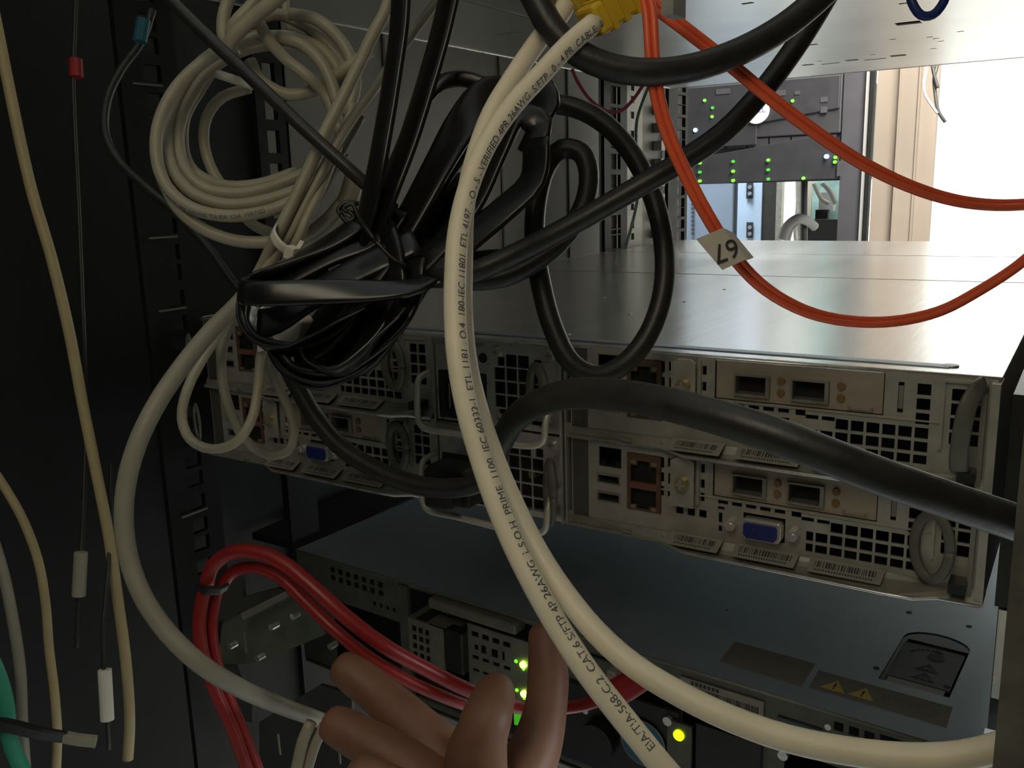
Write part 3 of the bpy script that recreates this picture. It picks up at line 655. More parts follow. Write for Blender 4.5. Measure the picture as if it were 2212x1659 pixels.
for (a, b, c, d) in ((1547, 193, 1577, 202), (1672, 196, 1697, 206), (1717, 197, 1728, 204), (1773, 210, 1788, 220), (1773, 231, 1787, 243), (1809, 348, 1819, 380)):
    P, Q = IY(a, b, 2.08) * 1000 - D, IY(c, d, 2.08) * 1000 - D; MB().box(P.x, Q.x, -22, -18, Q.z, P.z).build('pale_marking', M['cabframe'], ds)
for i in range(7): dbox('drive_tray', -740 + 58 * i, -686 + 58 * i, 250, 272, -10, 0, 'bezel')
# things seen through the gap under the far server
fr = empty('far_rack', (-.75, 2.9, -1.08), 'blue-grey rack with light blue post behind the far cabinet opening', 'server rack')
def far(name, px0, px1, y, z0, z1, m, parent, th=.03, py=450):
    a, b = IY(px0, py, y), IY(px1, py, y); o = MB(1).box(a.x, b.x, y, y + th, z0, z1).build(name, M[m], parent); o.location = -Vector(parent.location); return o
far('side_panel', 1470, 1580, 2.95, -1.08, .7, 'bluegrey', fr); far('panel_groove', 1577, 1593, 2.98, -1.08, .7, 'cabframe', fr)
far('light_post', 1593, 1645, 2.92, -1.08, .7, 'bluelight', fr); far('dark_post', 1645, 1682, 2.93, -1.08, .7, 'rackcage', fr); far('edge_post', 1676, 1688, 2.9, -1.08, .7, 'railgrey', fr)
for py in (412, 497):
    P = IY(1620, py, 2.915); o = MB(1).box(P.x - .012, P.x + .012, P.y - .004, P.y, P.z - .028, P.z + .028).build('post_slot', M['rackcage'], fr); o.location = -Vector(fr.location)
for py in (411, 498):
    for dy in (-7, 7):
        P = IY(1620, py + dy, 2.905); o = MB(1).cyl((P.x, P.z), .007, P.y - .004, P.y, n=10).build('post_screw', M['bluegrey'], fr); o.location = -Vector(fr.location)
for k in range(12):
    P = IY(1498, 405 + k * 9, 2.94); o = MB(1).box(P.x - .008, P.x + .004, P.y - .003, P.y, P.z - .005, P.z + .003).build('side_slot', M['cabframe'], fr); o.location = -Vector(fr.location)
eq = empty('far_equipment', (-.45, 2.75, -1.08), 'teal-grey equipment box with cables seen through the far cabinet opening', 'equipment')
far('rear_frame', 1752, 1812, 2.80, .0, .8, 'teal', eq); far('small_unit', 1768, 1800, 2.76, .06, .12, 'cabgrey', eq, .03); far('lower_box', 1742, 1812, 2.7, -.3, .035, 'rackcage', eq, .05)
P = IY(1776, 463, 2.75); o = MB(1).box(P.x - .02, P.x + .02, 2.742, 2.76, P.z - .015, P.z + .015).build('dark_socket', M['rackblk'], eq); o.location = -Vector(eq.location)
far('white_strip', 1742, 1752, 2.72, -.2, .8, 'white', eq, .01)
for i, (pts, r, mm) in enumerate(((((1726, 380, 3), (1727, 440, 3), (1722, 500, 2.98), (1724, 530, 2.95)), .012, 'railgrey'), (((1775, 395, 2.9), (1790, 410, 2.9), (1805, 440, 2.9)), .008, 'cabgrey'), (((1757, 395, 2.95), (1775, 430, 2.95), (1790, 440, 2.95)), .007, 'railgrey'),
                      (((1690, 515, 2.7), (1700, 490, 2.68), (1722, 473, 2.66), (1745, 478, 2.68), (1760, 490, 2.7)), .014, 'cabgrey'), (((1700, 520, 2.75), (1708, 495, 2.75), (1725, 478, 2.75), (1736, 480, 2.75)), .010, 'railgrey'), (((1738, 380, 2.72), (1737, 440, 2.72), (1737, 520, 2.72)), .010, 'rackcage'))):
    lb = ['thin grey cable hanging beside the bright gap in the far cabinet', 'pale cable crossing the top of the teal equipment', 'short cable crossing low over the teal equipment', 'thick grey cable arching over the bright gap behind the far cabinet', 'thin pale cable arching under the thick grey one behind the far cabinet', 'dark vertical cable at the edge of the teal equipment'][i]
    cable('far_cable', pts, r, M[mm], lb, 'cables behind the far cabinet', n=8)
# beige folded cabinet side, white column
bp = empty('beige_cabinet', (-.2, 2.3, -1.08), 'beige folded metal cabinet side right of the dark cabinet', 'cabinet')
def bx(name, px0, px1, y0, y1, m='beige', yref=2.3):
    a, b = IY(px0, 350, yref), IY(px1, 350, yref); o = MB(1).box(a.x, b.x, y0, y1, -1.08, 1.2).build(name, M[m], bp); o.location = -Vector(bp.location)
bx('folded_panel', 1886, 1938, 2.30, 2.33); bx('folded_panel', 1938, 1980, 2.285, 2.33); bx('folded_panel', 1980, 2016, 2.30, 2.33); bx('panel_fold', 1936, 1940, 2.28, 2.30); bx('panel_fold', 1977, 1981, 2.28, 2.30)
for i, (pts, lb) in enumerate(((((2003, 140, 2.2), (1996, 180, 2.2), (1999, 205, 2.2), (2025, 245, 2.2)), 'thin grey wire hanging at the left on the beige cabinet edge'), (((2025, 138, 2.2), (2018, 170, 2.2), (2020, 200, 2.2), (2027, 240, 2.2), (2042, 264, 2.2)), 'thin dark wire with a pointed end at the beige cabinet edge'), (((2014, 138, 2.19), (2019, 165, 2.19), (2026, 190, 2.19)), 'short dark wire with a knot at the beige cabinet edge'))):
    q0 = U(*pts[0]); cable('hanging_wire', (Vector((q0.x, q0.y, 1.62)), Vector((q0.x, q0.y, 1.0)), Vector((q0.x, q0.y, q0.z + .05))) + pts, .0045 if i else .0035, M['rackcage'] if i else M['holegrey'], lb, 'wires at the beige cabinet', cat='wire', n=6)

# ================================================================== CABLES
# cream network cables
RC = .00335
A_pts = [(1288, 46, .297), (1230, 95, .294), (1165, 165, .29), (1110, 225, .286), (1055, 305, .282), (1012, 405, .278), (990, 500, .274), (983, 600, .27), (983, 690, .267), (990, 780, .264), (1008, 880, .262), (1036, 980, .26), (1070, 1080, .257), (1112, 1180, .254), (1160, 1275, .25), (1215, 1370, .247), (1275, 1460, .243), (1345, 1550, .24), (1430, 1655, .237), (1470, 1700, .236)]
ca, pa = cable('network_cable', A_pts, RC, M['cream'], 'long cream network cable with black print, front one crossing the whole frame', 'cream network cables')
B_pts = [(1235, -30, .315), (1215, 25, .313), (1165, 85, .31), (1110, 165, .305), (1062, 245, .300), (1030, 330, .296), (1005, 440, .292), (1000, 560, .29), (1000, 690, .287), (1012, 800, .284), (1040, 910, .28), (1075, 1010, .276), (1112, 1095, .272), (1160, 1190, .267), (1218, 1280, .26), (1290, 1368, .253), (1372, 1440, .246), (1470, 1500, .238), (1580, 1553, .23), (1700, 1595, .222), (1830, 1622, .215), (1960, 1636, .209), (2080, 1632, .205), (2190, 1605, .203)]
cb, pb_ = cable('network_cable', B_pts, RC, M['cream'], 'cream network cable sweeping right along the bottom to the beige post', 'cream network cables')
TXT = 'EIA/TIA-568-C.2  CAT.6 S/FTP 4P 26AWG  L.S.O.H  PRIME  1100  IEC 60332-1  ETL 1181 . O.4  180-IEC 11801  ETL 4197  - O - 5 - VERIFIED 4PR 26AWG  S/FTP . 0 - 4 PR  CABLE  LSOH . 1188 . F-HF 26AWG'
def plen(p): return sum((p[i] - p[i - 1]).length for i in range(1, len(p)))
LAEN = plen(pa)
print_on_cable(ca, pa, TXT, LAEN - .122, .0033, RC, (-1.45, -.6), (-.15, -1, .25), flip=True)
yb = empty('cable_boot', U(1310, 25, .300), 'yellow plug boot on the front cream cable, top centre', 'plug boot', 'yellow boots')
def boot(root, p, q, w, h):
    p, q = Vector(p), Vector(q); d = (q - p); L = d.length; d.normalize(); rot = d.to_track_quat('X', 'Z').to_matrix().to_4x4()
    m = MB(1).box(0, L, -w, w, -h, h); o = m.build('boot_shell', M['yellow'], root, bevel=1.2); o.matrix_local = Matrix.Translation(p - root.location) @ rot
    for i in range(3): r = MB(1).box(L * (.2 + i * .25), L * (.3 + i * .25), -w * 1.12, w * 1.12, -h * 1.1, h * 1.1).build('boot_rib', M['yellow'], o)
    MB(1).box(L, L + .004, -w * .9, w * .9, -h * .9, h * .9).build('clear_plug', M['railgrey'], root).matrix_local = o.matrix_local
boot(yb, U(1272, 52, .299), U(1372, -18, .305), .0056, .005)
yb2 = empty('cable_boot', U(1225, 5, .313), 'yellow plug boot at the top edge beside the black power cord', 'plug boot', 'yellow boots')
boot(yb2, U(1222, 8, .313), U(1262, -70, .318), .005, .0045)
# black power cords
cable('power_cable', [(1128, -60, .30), (1158, 0, .3), (1195, 65, .3), (1255, 118, .3), (1330, 148, .3), (1410, 156, .3), (1500, 145, .302), (1600, 110, .305), (1690, 60, .308), (1770, -5, .31), (1810, -45, .31)], .0046, M['blackcord'], 'thick black power cord hanging in a U at the top edge', 'black power cords')
cable('power_cable', [(1830, -90, .335), (1775, 10, .335), (1712, 110, .335), (1640, 205, .335), (1560, 288, .336), (1470, 350, .338), (1385, 400, .34), (1290, 455, .343), (1200, 505, .346), (1110, 550, .35), (1030, 585, .352), (950, 600, .36), (880, 590, .37), (800, 560, .38)], .0042, M['blackcord'], 'black power cord running diagonally from top right down into the bundle', 'black power cords')
cable('power_cable', [(1090, 300, .40), (1120, 250, .395), (1170, 226, .39), (1240, 232, .388), (1310, 270, .385), (1370, 340, .383), (1412, 430, .38), (1434, 530, .378), (1432, 630, .376), (1402, 720, .374), (1350, 785, .372), (1290, 812, .37), (1235, 785, .37), (1195, 710, .372), (1170, 620, .375), (1155, 520, .378), (1160, 430, .38), (1180, 360, .38), (1215, 322, .38), (1255, 330, .378), (1272, 375, .376), (1262, 440, .374), (1225, 505, .372), (1165, 560, .37), (1090, 598, .37), (1010, 605, .372), (930, 590, .375), (860, 570, .38)], .0043, M['blackcord'], 'black power cord looped into a tall oval in front of the silver lid', 'black power cords')
fc, fp = cable('power_cable', [(1062, 1010, .345), (1085, 950, .325), (1118, 900, .30), (1170, 868, .275), (1240, 850, .255), (1330, 853, .24), (1430, 870, .227), (1540, 898, .217), (1660, 935, .21), (1790, 985, .206), (1920, 1035, .205), (2050, 1080, .207), (2170, 1120, .21), (2260, 1150, .215)], .0044, M['blackcord'], 'dark power cord close to the camera, arching over the right-hand nodes', 'black power cords')
cable('power_cable', [(610, 770, .40), (640, 830, .395), (680, 900, .39), (730, 960, .385), (800, 1008, .378), (880, 1042, .37), (960, 1055, .36), (1030, 1045, .352), (1075, 1010, .347)], .0040, M['blackcord'], 'black power cord sagging from the bundle to the lower plug', 'black power cords')
pl = empty('power_plug', U(1040, 1000, .355), 'black power plug pushed into the lower power supply', 'plug')
pw0 = Vector((-.036, -.003, .004)); 
o = MB().prism([(-34.3, 5), (-6.5, 5), (-5.9, 21), (-9, 25), (-31, 25), (-34, 21)], -18, 2).build('plug_body', M['black'], pl, bevel=1.5); o.location = -Vector(pl.location)
o = MB().prism([(-25, 7), (-9, 7), (-9, 20), (-25, 20)], -30, -18).build('strain_relief', M['black'], pl, bevel=2); o.location = -Vector(pl.location)
cable('power_cable', [(340, -30, .375), (390, 22, .372), (470, 100, .37), (560, 185, .366), (640, 262, .362), (720, 335, .36), (790, 398, .362), (850, 450, .372)], .0027, M['blackcord'], 'straight black cord crossing in front of the grey coil', 'black power cords')
cable('power_cable', [(330, 20, .50), (305, 90, .50), (262, 150, .495), (232, 215, .49), (228, 290, .485), (258, 350, .48), (310, 400, .475), (380, 460, .47), (450, 535, .465), (500, 605, .46), (540, 650, .46)], .0023, M['blackcord'], 'thin black cord bulging left behind the grey coil', 'black power cords')
# orange fibre pairs
def duplex(name, pts, r, m, off, label, group, cat='cable'):
    root = empty(name, U(*pts[0]), label, cat, group)
    path = catmull(PX(pts)); N = len(path); q = [[], []]
    for i, p in enumerate(path):
        T = (path[min(i + 1, N - 1)] - path[max(i - 1, 0)]).normalized(); V = Vector((-.1, -1, .3)); V = (V - V.dot(T) * T).normalized(); Sd = T.cross(V)
        for k, sg in enumerate((-1, 1)): q[k].append(p + (Sd * .85 + V * .5).normalized() * off * sg - root.location)
    for k in range(2): sweep(q[k], r, n=10).build('fibre_lead', m, root, smooth=True)
    return root, path
duplex('fibre_cable', [(1385, -40, .300), (1402, 20, .3), (1408, 100, .3), (1417, 190, .302), (1440, 280, .305), (1478, 370, .308), (1528, 465, .312), (1590, 560, .318), (1655, 625, .325), (1740, 672, .332), (1830, 693, .338), (1930, 694, .342), (2030, 672, .345), (2120, 625, .348), (2190, 580, .35), (2240, 540, .35)], .0013, M['orange'], .0012, 'orange fibre pair hanging in a deep loop, paper tag 67 on it', 'orange fibre cables')
duplex('fibre_cable', [(1360, -50, .31), (1400, 0, .31), (1470, 55, .31), (1560, 125, .312), (1650, 200, .315), (1740, 270, .318), (1850, 345, .322), (1960, 400, .326), (2060, 432, .33), (2150, 443, .333), (2250, 440, .336)], .0014, M['orange'], .0013, 'orange fibre pair running from top centre to the right edge', 'orange fibre cables')
# the paper tag
tg = empty('cable_tag', U(1570, 540, .312), 'folded paper tag reading 67 upside down on the orange fibre', 'cable tag')
def poly(name, pts, m, parent, th=.0004, bevel=0):
    L = [U(*p) - parent.location for p in pts]; nrm = (L[1] - L[0]).cross(L[2] - L[1]).normalized(); n = len(L); b = MB(1)
    b.add(L + [p + nrm * th for p in L], [tuple(range(n)), tuple(range(n, 2 * n))[::-1]] + [(i, (i + 1) % n, (i + 1) % n + n, i + n) for i in range(n)])
    return b.build(name, m, parent)
poly('tag_front', [(1504, 516, .3085), (1562, 492, .3085), (1612, 560, .3085), (1561, 583, .3085)], M['paper'], tg)
poly('tag_back', [(1562, 492, .3083), (1585, 503, .3150), (1628, 556, .3150), (1614, 561, .3083)], M['paper'], tg)
c = U(1568, 540, .3079) - tg.location; rx = (U(1545, 548, .3079) - U(1592, 530, .3079)).normalized(); vn = -(CR @ Vector((0, 0, -1))); ry = vn.cross(rx).normalized()
mt = Matrix(((rx.x, ry.x, vn.x, c.x), (rx.y, ry.y, vn.y, c.y), (rx.z, ry.z, vn.z, c.z), (0, 0, 0, 1)))
text('tag_number', '67', .0092, M['ink'], mt, tg)
# small wires in the back of the rack
cable('thin_wire', [(1236, 150, .60), (1250, 180, .60), (1275, 215, .60), (1310, 240, .6), (1340, 240, .6), (1368, 215, .6), (1392, 180, .6)], .0012, M['pink'], 'thin pink wire drooping at the back of the rack', cat='wire', n=8)
cable('thin_wire', [(1404, 180, .62), (1390, 215, .62), (1376, 260, .62), (1375, 340, .64), (1378, 420, .66), (1364, 490, .66), (1352, 530, .66)], .0011, M['green'], 'thin pale green wire hanging beside the pale rail', cat='wire', n=8)
cable('blue_cable', [(1962, -40, .33), (1970, 5, .33), (1990, 33, .33), (2015, 32, .33), (2038, 5, .33), (2050, -40, .33)], .0017, M['navy'], 'navy blue cable loop at the top right edge', n=10)
# grey network coil, upper left
coil = empty('coiled_cable', U(560, 280, .40), 'grey network cable coiled in wide loops at upper left', 'cable')
def cl(pts, r=.0027, m='grey'):
    path = catmull(PX(pts)); o = sweep([p - coil.location for p in path], r, n=12).build('cable_loop', M[m], coil, smooth=True); return o, path
k = .395
L1 = cl([(800, 110, k), (745, 150, k), (690, 190, k + .01), (625, 205, k + .01), (560, 170, k + .01), (540, 130, k + .01)])
L2 = cl([(720, 215, k + .01), (735, 165, k + .01), (700, 110, k + .01), (640, 82, k + .01), (570, 80, k + .005), (500, 100, k), (430, 140, k), (370, 205, k - .005), (340, 280, k - .005), (340, 350, k - .005), (362, 405, k - .005), (410, 447, k - .005), (480, 466, k - .005), (560, 460, k - .005), (620, 440, k - .005), (665, 415, k), (710, 370, k), (745, 300, k), (760, 230, k), (750, 150, k + .01), (700, 85, k + .01), (640, 45, k + .01), (590, 30, k + .01), (530, 55, k + .01)])
L3 = cl([(560, 75, k + .012), (500, 95, k + .012), (440, 130, k + .012), (395, 185, k + .01), (368, 250, k + .008), (362, 320, k + .005), (378, 375, k + .002), (420, 420, k), (490, 442, k), (560, 436, k), (630, 415, k), (700, 385, k), (745, 330, k)])
L4 = cl([(585, 95, k + .016), (520, 110, k + .016), (455, 150, k + .014), (415, 205, k + .012), (388, 270, k + .01), (388, 330, k + .008), (405, 375, k + .006), (445, 408, k + .006), (510, 418, k + .006), (570, 408, k + .006), (640, 382, k + .006), (700, 355, k + .006)])
L5 = cl([(470, 130, k + .02), (440, 180, k + .02), (400, 250, k + .018), (394, 300, k + .018), (402, 345, k + .018), (430, 380, k + .016), (490, 402, k + .013), (560, 398, k + .013), (640, 372, k + .012)])
L6 = cl([(540, 190, k + .03), (480, 210, k + .03), (448, 250, k + .03), (440, 300, k + .03), (455, 360, k + .03), (500, 430, k + .03), (540, 480, k + .03), (600, 510, k + .02)], .0025)
L7 = cl([(352, 390, k - .002), (385, 450, k), (440, 495, k), (510, 520, k), (590, 522, k), (660, 508, k), (710, 470, k), (735, 440, k)])
L8 = cl([(555, 40, k - .005), (580, 85, k - .005), (620, 130, k), (665, 165, k), (700, 200, k + .005), (720, 240, k + .005), (735, 290, k + .005)])
L9 = cl([(600, 80, k), (650, 95, k), (690, 130, k), (715, 175, k), (730, 230, k)])
L10 = cl([(625, 30, k), (680, 40, k), (725, 75, k), (755, 120, k), (768, 180, k), (750, 250, k)])
L11 = cl([(500, -20, .385), (482, 40, .385), (485, 85, .385), (510, 120, .39)], .0027)
L12 = cl([(570, -30, .38), (545, 10, .38), (505, 55, .38), (498, 95, .385)], .0027)
L13 = cl([(640, -40, .375), (600, -5, .375), (545, 40, .378), (505, 80, .38), (490, 110, .385)], .0031)
L14 = cl([(470, 160, .41), (500, 170, .405), (545, 185, .40)], .002, 'white')
L15 = cl([(615, -10, .42), (620, 40, .42), (632, 75, .42)], .002)
off = coil.location
def pr(o, path, s, start, r, ang, size=.0024):
    o.location = off; q = print_on_cable(o, path, s, start, size, r, ang, (-.3, -1, .2)); o.location = (0, 0, 0); return q
pr(*L3, 'CAT.5E UTP PATCH CABLE 24AWG  VERIFIED TIA/EIA-568B.2', .17, .0027, .5)
pr(*L2, 'UTP CAT.5E 4PR 24AWG TIA/EIA  CSA  VERIFIED', .14, .0027, .4)
# bundle of strands coming down through the tie
bd_ = empty('cable_strands', U(610, 520, .37), 'grey network cable strands gathered by the white tie', 'cable')
def st(pts, r, m='grey'): path = catmull(PX(pts)); return sweep([p - bd_.location for p in path], r, n=12).build('cable_strand', M[m], bd_, smooth=True)
st([(850, -40, .37), (832, 25, .37), (808, 70, .37), (775, 140, .372), (738, 215, .372), (700, 290, .372), (664, 372, .372), (632, 440, .372), (600, 505, .372), (560, 588, .382), (515, 655, .371), (470, 698, .358)], .0026)
st([(960, -20, .40), (900, 60, .40), (850, 130, .398), (810, 190, .39), (762, 255, .383), (724, 315, .378), (694, 375, .376), (660, 440, .375), (625, 506, .375), (590, 560, .378), (545, 620, .38)], .0021)
st([(738, 300, .39), (712, 360, .382), (690, 415, .377), (664, 470, .374), (640, 525, .374), (612, 575, .378), (560, 640, .385)], .0021)
st([(780, 250, .39), (735, 330, .39), (700, 400, .39), (660, 470, .39), (600, 540, .39)], .0022, 'greyd')
zt = empty('cable_tie', U(610, 520, .365), 'white nylon cable tie around the grey strands', 'cable tie')
sweep([p - zt.location for p in catmull(PX([(618, 480, .385), (595, 492, .37), (590, 508, .362), (600, 525, .361), (618, 541, .362), (630, 546, .364)]))], .0022, .0006, up=(0, -1, .2), n=8).build('tie_strap', M['white'], zt, smooth=True)
P = U(630, 545, .362) - zt.location; MB(1).prism([(P.x - .0035, P.z - .002), (P.x - .001, P.z + .003), (P.x + .0035, P.z + .0015), (P.x + .0015, P.z - .0035)], P.y - .002, P.y + .002).build('tie_head', M['white'], zt, bevel=.4)
sweep([p - zt.location for p in catmull(PX([(640, 540, .362), (650, 528, .362), (653, 520, .362)]))], .0012, .0005, up=(0, -1, .2), n=6).build('tie_tail', M['white'], zt)
cable('grey_cable', [(560, 600, .385), (515, 655, .37), (458, 712, .355), (398, 785, .34), (340, 870, .33), (296, 960, .325), (272, 1050, .325), (268, 1140, .325), (283, 1225, .325), (315, 1300, .325), (365, 1370, .325), (430, 1432, .325), (510, 1482, .335), (600, 1522, .36), (690, 1555, .39), (780, 1590, .42)], .0034, M['paleg'], 'thick grey cable bowing out to the left and back to the hand', 'long grey cables')
cable('grey_cable', [(545, 610, .395), (500, 680, .39), (450, 755, .385), (405, 840, .38), (393, 905, .38), (412, 950, .38), (455, 970, .38), (505, 958, .38), (540, 915, .38), (556, 850, .385), (562, 780, .39), (575, 700, .395)], .0021, M['grey'], 'thin grey cable hanging in a teardrop loop at the left', 'thin grey loops')
cable('grey_cable', [(540, 625, .40), (500, 690, .40), (480, 755, .40), (480, 820, .40), (498, 890, .40), (530, 950, .405), (575, 982, .41), (620, 975, .41), (636, 935, .41), (622, 880, .41), (592, 815, .405), (575, 750, .40)], .0022, M['paleg'], 'thin grey cable loop reaching lower behind the teardrop loop', 'thin grey loops')
cable('grey_cable', [(765, 385, .40), (752, 430, .40), (722, 472, .40), (680, 505, .40), (640, 522, .40)], .0044, M['grey'], 'short thick grey cable emerging right of the white tie')
# black flat cord bundle
fb = empty('flat_cord_bundle', U(760, 620, .36), 'bundle of glossy black flat cords folded and tied in the centre', 'cord bundle')
def rib(pts, w, th=.0016, tw=None, m='gloss', up=None):
    path = catmull(PX(pts)); upv = up or (-.2, -1, .25)
    return sweep([p - fb.location for p in path], w, th, up=upv, n=14, twist=tw).build('flat_cord', M[m], fb, smooth=True)
rib([(868, -40, .355), (862, 60, .355), (848, 160, .355), (832, 260, .355), (812, 370, .355), (790, 470, .36), (762, 570, .365), (735, 650, .37)], .0053)
rib([(978, -40, .36), (950, 80, .36), (918, 190, .36), (880, 310, .36), (838, 420, .36), (800, 520, .365), (760, 610, .37), (720, 690, .375)], .0060)
rib([(925, 170, .385), (890, 260, .38), (850, 360, .375), (810, 470, .375), (770, 570, .38)], .0034)
rib([(1120, 215, .385), (1060, 205, .38), (1005, 260, .375), (950, 350, .37), (895, 450, .368), (830, 560, .368), (770, 660, .37), (700, 740, .37)], .0078)
rib([(1150, 260, .37), (1180, 230, .37), (1160, 190, .375), (1090, 200, .38), (1010, 300, .38), (940, 400, .378), (880, 500, .375), (800, 620, .37)], .0062)
rib([(1060, 190, .39), (1000, 170, .39), (950, 180, .39), (905, 230, .39)], .0034)
rib([(1140, 330, .36), (1165, 270, .36), (1120, 250, .362), (1080, 330, .362), (1030, 430, .362), (960, 520, .362), (880, 600, .362), (820, 680, .362)], .0058, tw=[0, 60, 40, 0])
rib([(1160, 300, .355), (1150, 390, .355), (1090, 450, .355), (1030, 500, .357), (960, 560, .36), (890, 620, .36), (840, 720, .36)], .0068)
rib([(1000, 380, .39), (940, 440, .385), (900, 500, .38), (850, 580, .375)], .0030, m='greyribbon' if 'greyribbon' in M else 'gloss')
rib([(1080, 560, .37), (990, 570, .37), (900, 580, .365), (820, 600, .36), (740, 620, .355)], .0045)
# lower folds
rib([(900, 560, .35), (890, 640, .348), (860, 700, .345), (800, 760, .345), (740, 800, .345), (690, 812, .346), (640, 800, .35), (610, 770, .352)], .0052, tw=[0, 0, 20, 70, 80])
rib([(860, 600, .352), (820, 690, .35), (770, 760, .348), (720, 800, .348), (690, 800, .35), (680, 775, .352)], .0055, tw=[0, 0, 30, 80, 80])
rib([(840, 560, .356), (780, 640, .352), (720, 720, .35), (660, 750, .35), (600, 752, .352), (560, 735, .356), (540, 700, .36), (545, 650, .362)], .0050, tw=[0, 0, 40, 80, 80, 80])
rib([(880, 610, .36), (830, 720, .36), (780, 790, .36), (700, 830, .36), (640, 820, .362), (600, 780, .365), (580, 730, .37)], .0052, tw=[0, 10, 30, 60, 70])
rib([(930, 600, .345), (900, 618, .34), (820, 628, .337), (740, 630, .335), (650, 632, .334), (570, 634, .334), (530, 632, .338), (524, 625, .346), (560, 600, .355), (640, 560, .36), (720, 520, .362), (780, 480, .362)], .0048, up=(0, -1, .1))
rib([(850, 480, .362), (790, 520, .362), (720, 545, .362), (650, 580, .362), (580, 620, .362)], .006)
rib([(900, 520, .355), (820, 560, .355), (740, 600, .352), (660, 650, .35), (600, 690, .352), (560, 700, .355)], .006)
rib([(830, 500, .36), (850, 580, .352), (850, 660, .35), (820, 740, .35), (760, 790, .352)], .0065)
rib([(780, 560, .36), (770, 640, .355), (740, 700, .352), (690, 750, .352), (640, 770, .355)], .006)
rib([(1000, 470, .372), (960, 540, .368), (920, 600, .364), (870, 680, .362), (830, 740, .362), (780, 800, .362)], .0048)
def fold(pts, w, tw): return rib(pts, w, .0009, tw=tw)
fold([(880, 560, .366), (850, 640, .366), (800, 720, .366), (740, 780, .366), (690, 800, .368)], .0105, [0, 0])
fold([(820, 540, .368), (780, 600, .368), (730, 670, .368), (680, 730, .368), (650, 770, .37)], .010, [0, 0])
fold([(930, 520, .37), (880, 600, .37), (850, 680, .37), (810, 740, .37)], .009, [0, 0])
fold([(700, 560, .372), (640, 590, .372), (580, 625, .372)], .008, [0, 0])
fold([(860, 450, .368), (800, 540, .368), (740, 600, .368)], .007, [0, 0])
fold([(1010, 420, .385), (960, 480, .382), (900, 560, .378)], .010, [0, 0])
fold([(800, 640, .345), (740, 690, .345), (690, 725, .346), (640, 752, .348), (590, 755, .35), (555, 735, .354), (536, 700, .358), (538, 650, .362)], .0075, [25, 55, 70, 75, 80, 80])
fold([(860, 660, .343), (820, 730, .342), (780, 785, .342), (730, 812, .343), (690, 800, .346), (676, 775, .35)], .009, [20, 50, 65, 75, 75])
fold([(800, 770, .35), (740, 815, .35), (690, 828, .35), (645, 815, .352), (610, 780, .356), (590, 740, .36)], .008, [35, 55, 65, 70, 70])
# white plug glimpsed inside
bp_ = empty('grey_plug', U(630, 705, .375), 'pale grey plug half hidden inside the black cord folds', 'plug')
MB(1).prism([(-.009, -.004), (-.002, .006), (.010, .003), (.006, -.008), (-.003, -.009)], -.004, .006).build('plug_body', M['white'], bp_, bevel=1.2)
MB(1).prism([(-.020, -.012), (-.018, .006), (-.013, .009), (-.015, -.002), (-.014, -.010)], -.002, .004).build('plug_clip', M['white'], bp_, bevel=.5)
# twist tie
tw = empty('twist_tie', U(800, 500, .345), 'thin black twist tie knotted around the cord bundle', 'twist tie')
for pts in ([(775, 440, .346), (745, 438, .345), (730, 455, .345), (750, 472, .345), (775, 478, .345), (800, 510, .345), (820, 530, .344), (850, 560, .344), (880, 575, .345)], [(770, 462, .344), (740, 452, .343), (760, 440, .343), (775, 470, .343), (790, 492, .344), (812, 522, .344)], [(735, 462, .344), (748, 478, .343), (765, 470, .343), (752, 455, .343)]):
    sweep([p - tw.location for p in catmull(PX(pts))], .0009, n=8).build('tie_wire', M['black'], tw, smooth=True)
# red cables
rr = .0027
cable('red_cable', [(446, 1268, .40), (458, 1225, .398), (495, 1195, .395), (550, 1192, .39), (610, 1215, .385), (680, 1272, .38), (750, 1335, .378), (830, 1395, .38), (920, 1445, .39), (1010, 1490, .40), (1110, 1525, .42), (1200, 1530, .44), (1285, 1515, .455), (1345, 1480, .46)], rr * 1.2, M['red'], 'upper red cable of the arched pair, running on to the red plug', 'red cables')
cable('red_cable', [(478, 1268, .405), (500, 1238, .405), (545, 1225, .40), (600, 1243, .395), (660, 1300, .39), (720, 1358, .385), (790, 1415, .385), (880, 1470, .39), (970, 1510, .40), (1060, 1540, .42)], rr, M['red'], 'lower red cable of the arched pair', 'red cables')
cable('red_cable', [(445, 1262, .40), (438, 1290, .40), (430, 1350, .40), (440, 1420, .40), (468, 1500, .402), (500, 1570, .405), (540, 1680, .41)], rr * 1.1, M['red'], 'left red cable dropping to the bottom edge', 'red cables')
cable('red_cable', [(476, 1262, .405), (465, 1300, .405), (458, 1360, .405), (468, 1430, .405), (492, 1500, .407), (522, 1570, .41), (565, 1680, .415)], rr * .9, M['red'], 'right red cable dropping to the bottom edge', 'red cables')
vs = empty('velcro_band', U(458, 1272, .40), 'black band tying the red cables at the left', 'cable tie')
sweep([p - vs.location for p in catmull(PX([(428, 1272, .40), (445, 1275, .394), (475, 1275, .396), (490, 1268, .40)]))], .0022, .0008, up=(0, -1, 0), n=8).build('band_strap', M['black'], vs)
rpg = empty('red_plug', U(1360, 1478, .44), 'red moulded plug between the two cream cables', 'plug')
o = sweep([p - rpg.location for p in PX([(1325, 1500, .45), (1360, 1480, .447), (1400, 1452, .444)])], .0068, .004, up=(0, -1, 0), n=10).build('plug_body', M['red'], rpg, bevel=1)
MB(1).box(-.004, .004, .001, .006, -.004, .004).build('plug_tip', M['bright'], rpg).location = U(1325, 1470, .455) - rpg.location
cable('grey_cable', [(672, 1560, .36), (655, 1600, .36), (640, 1665, .36)], .0024, M['grey'], 'short pale cable at the bottom edge, left of its twin', 'short pale cables by the hand')
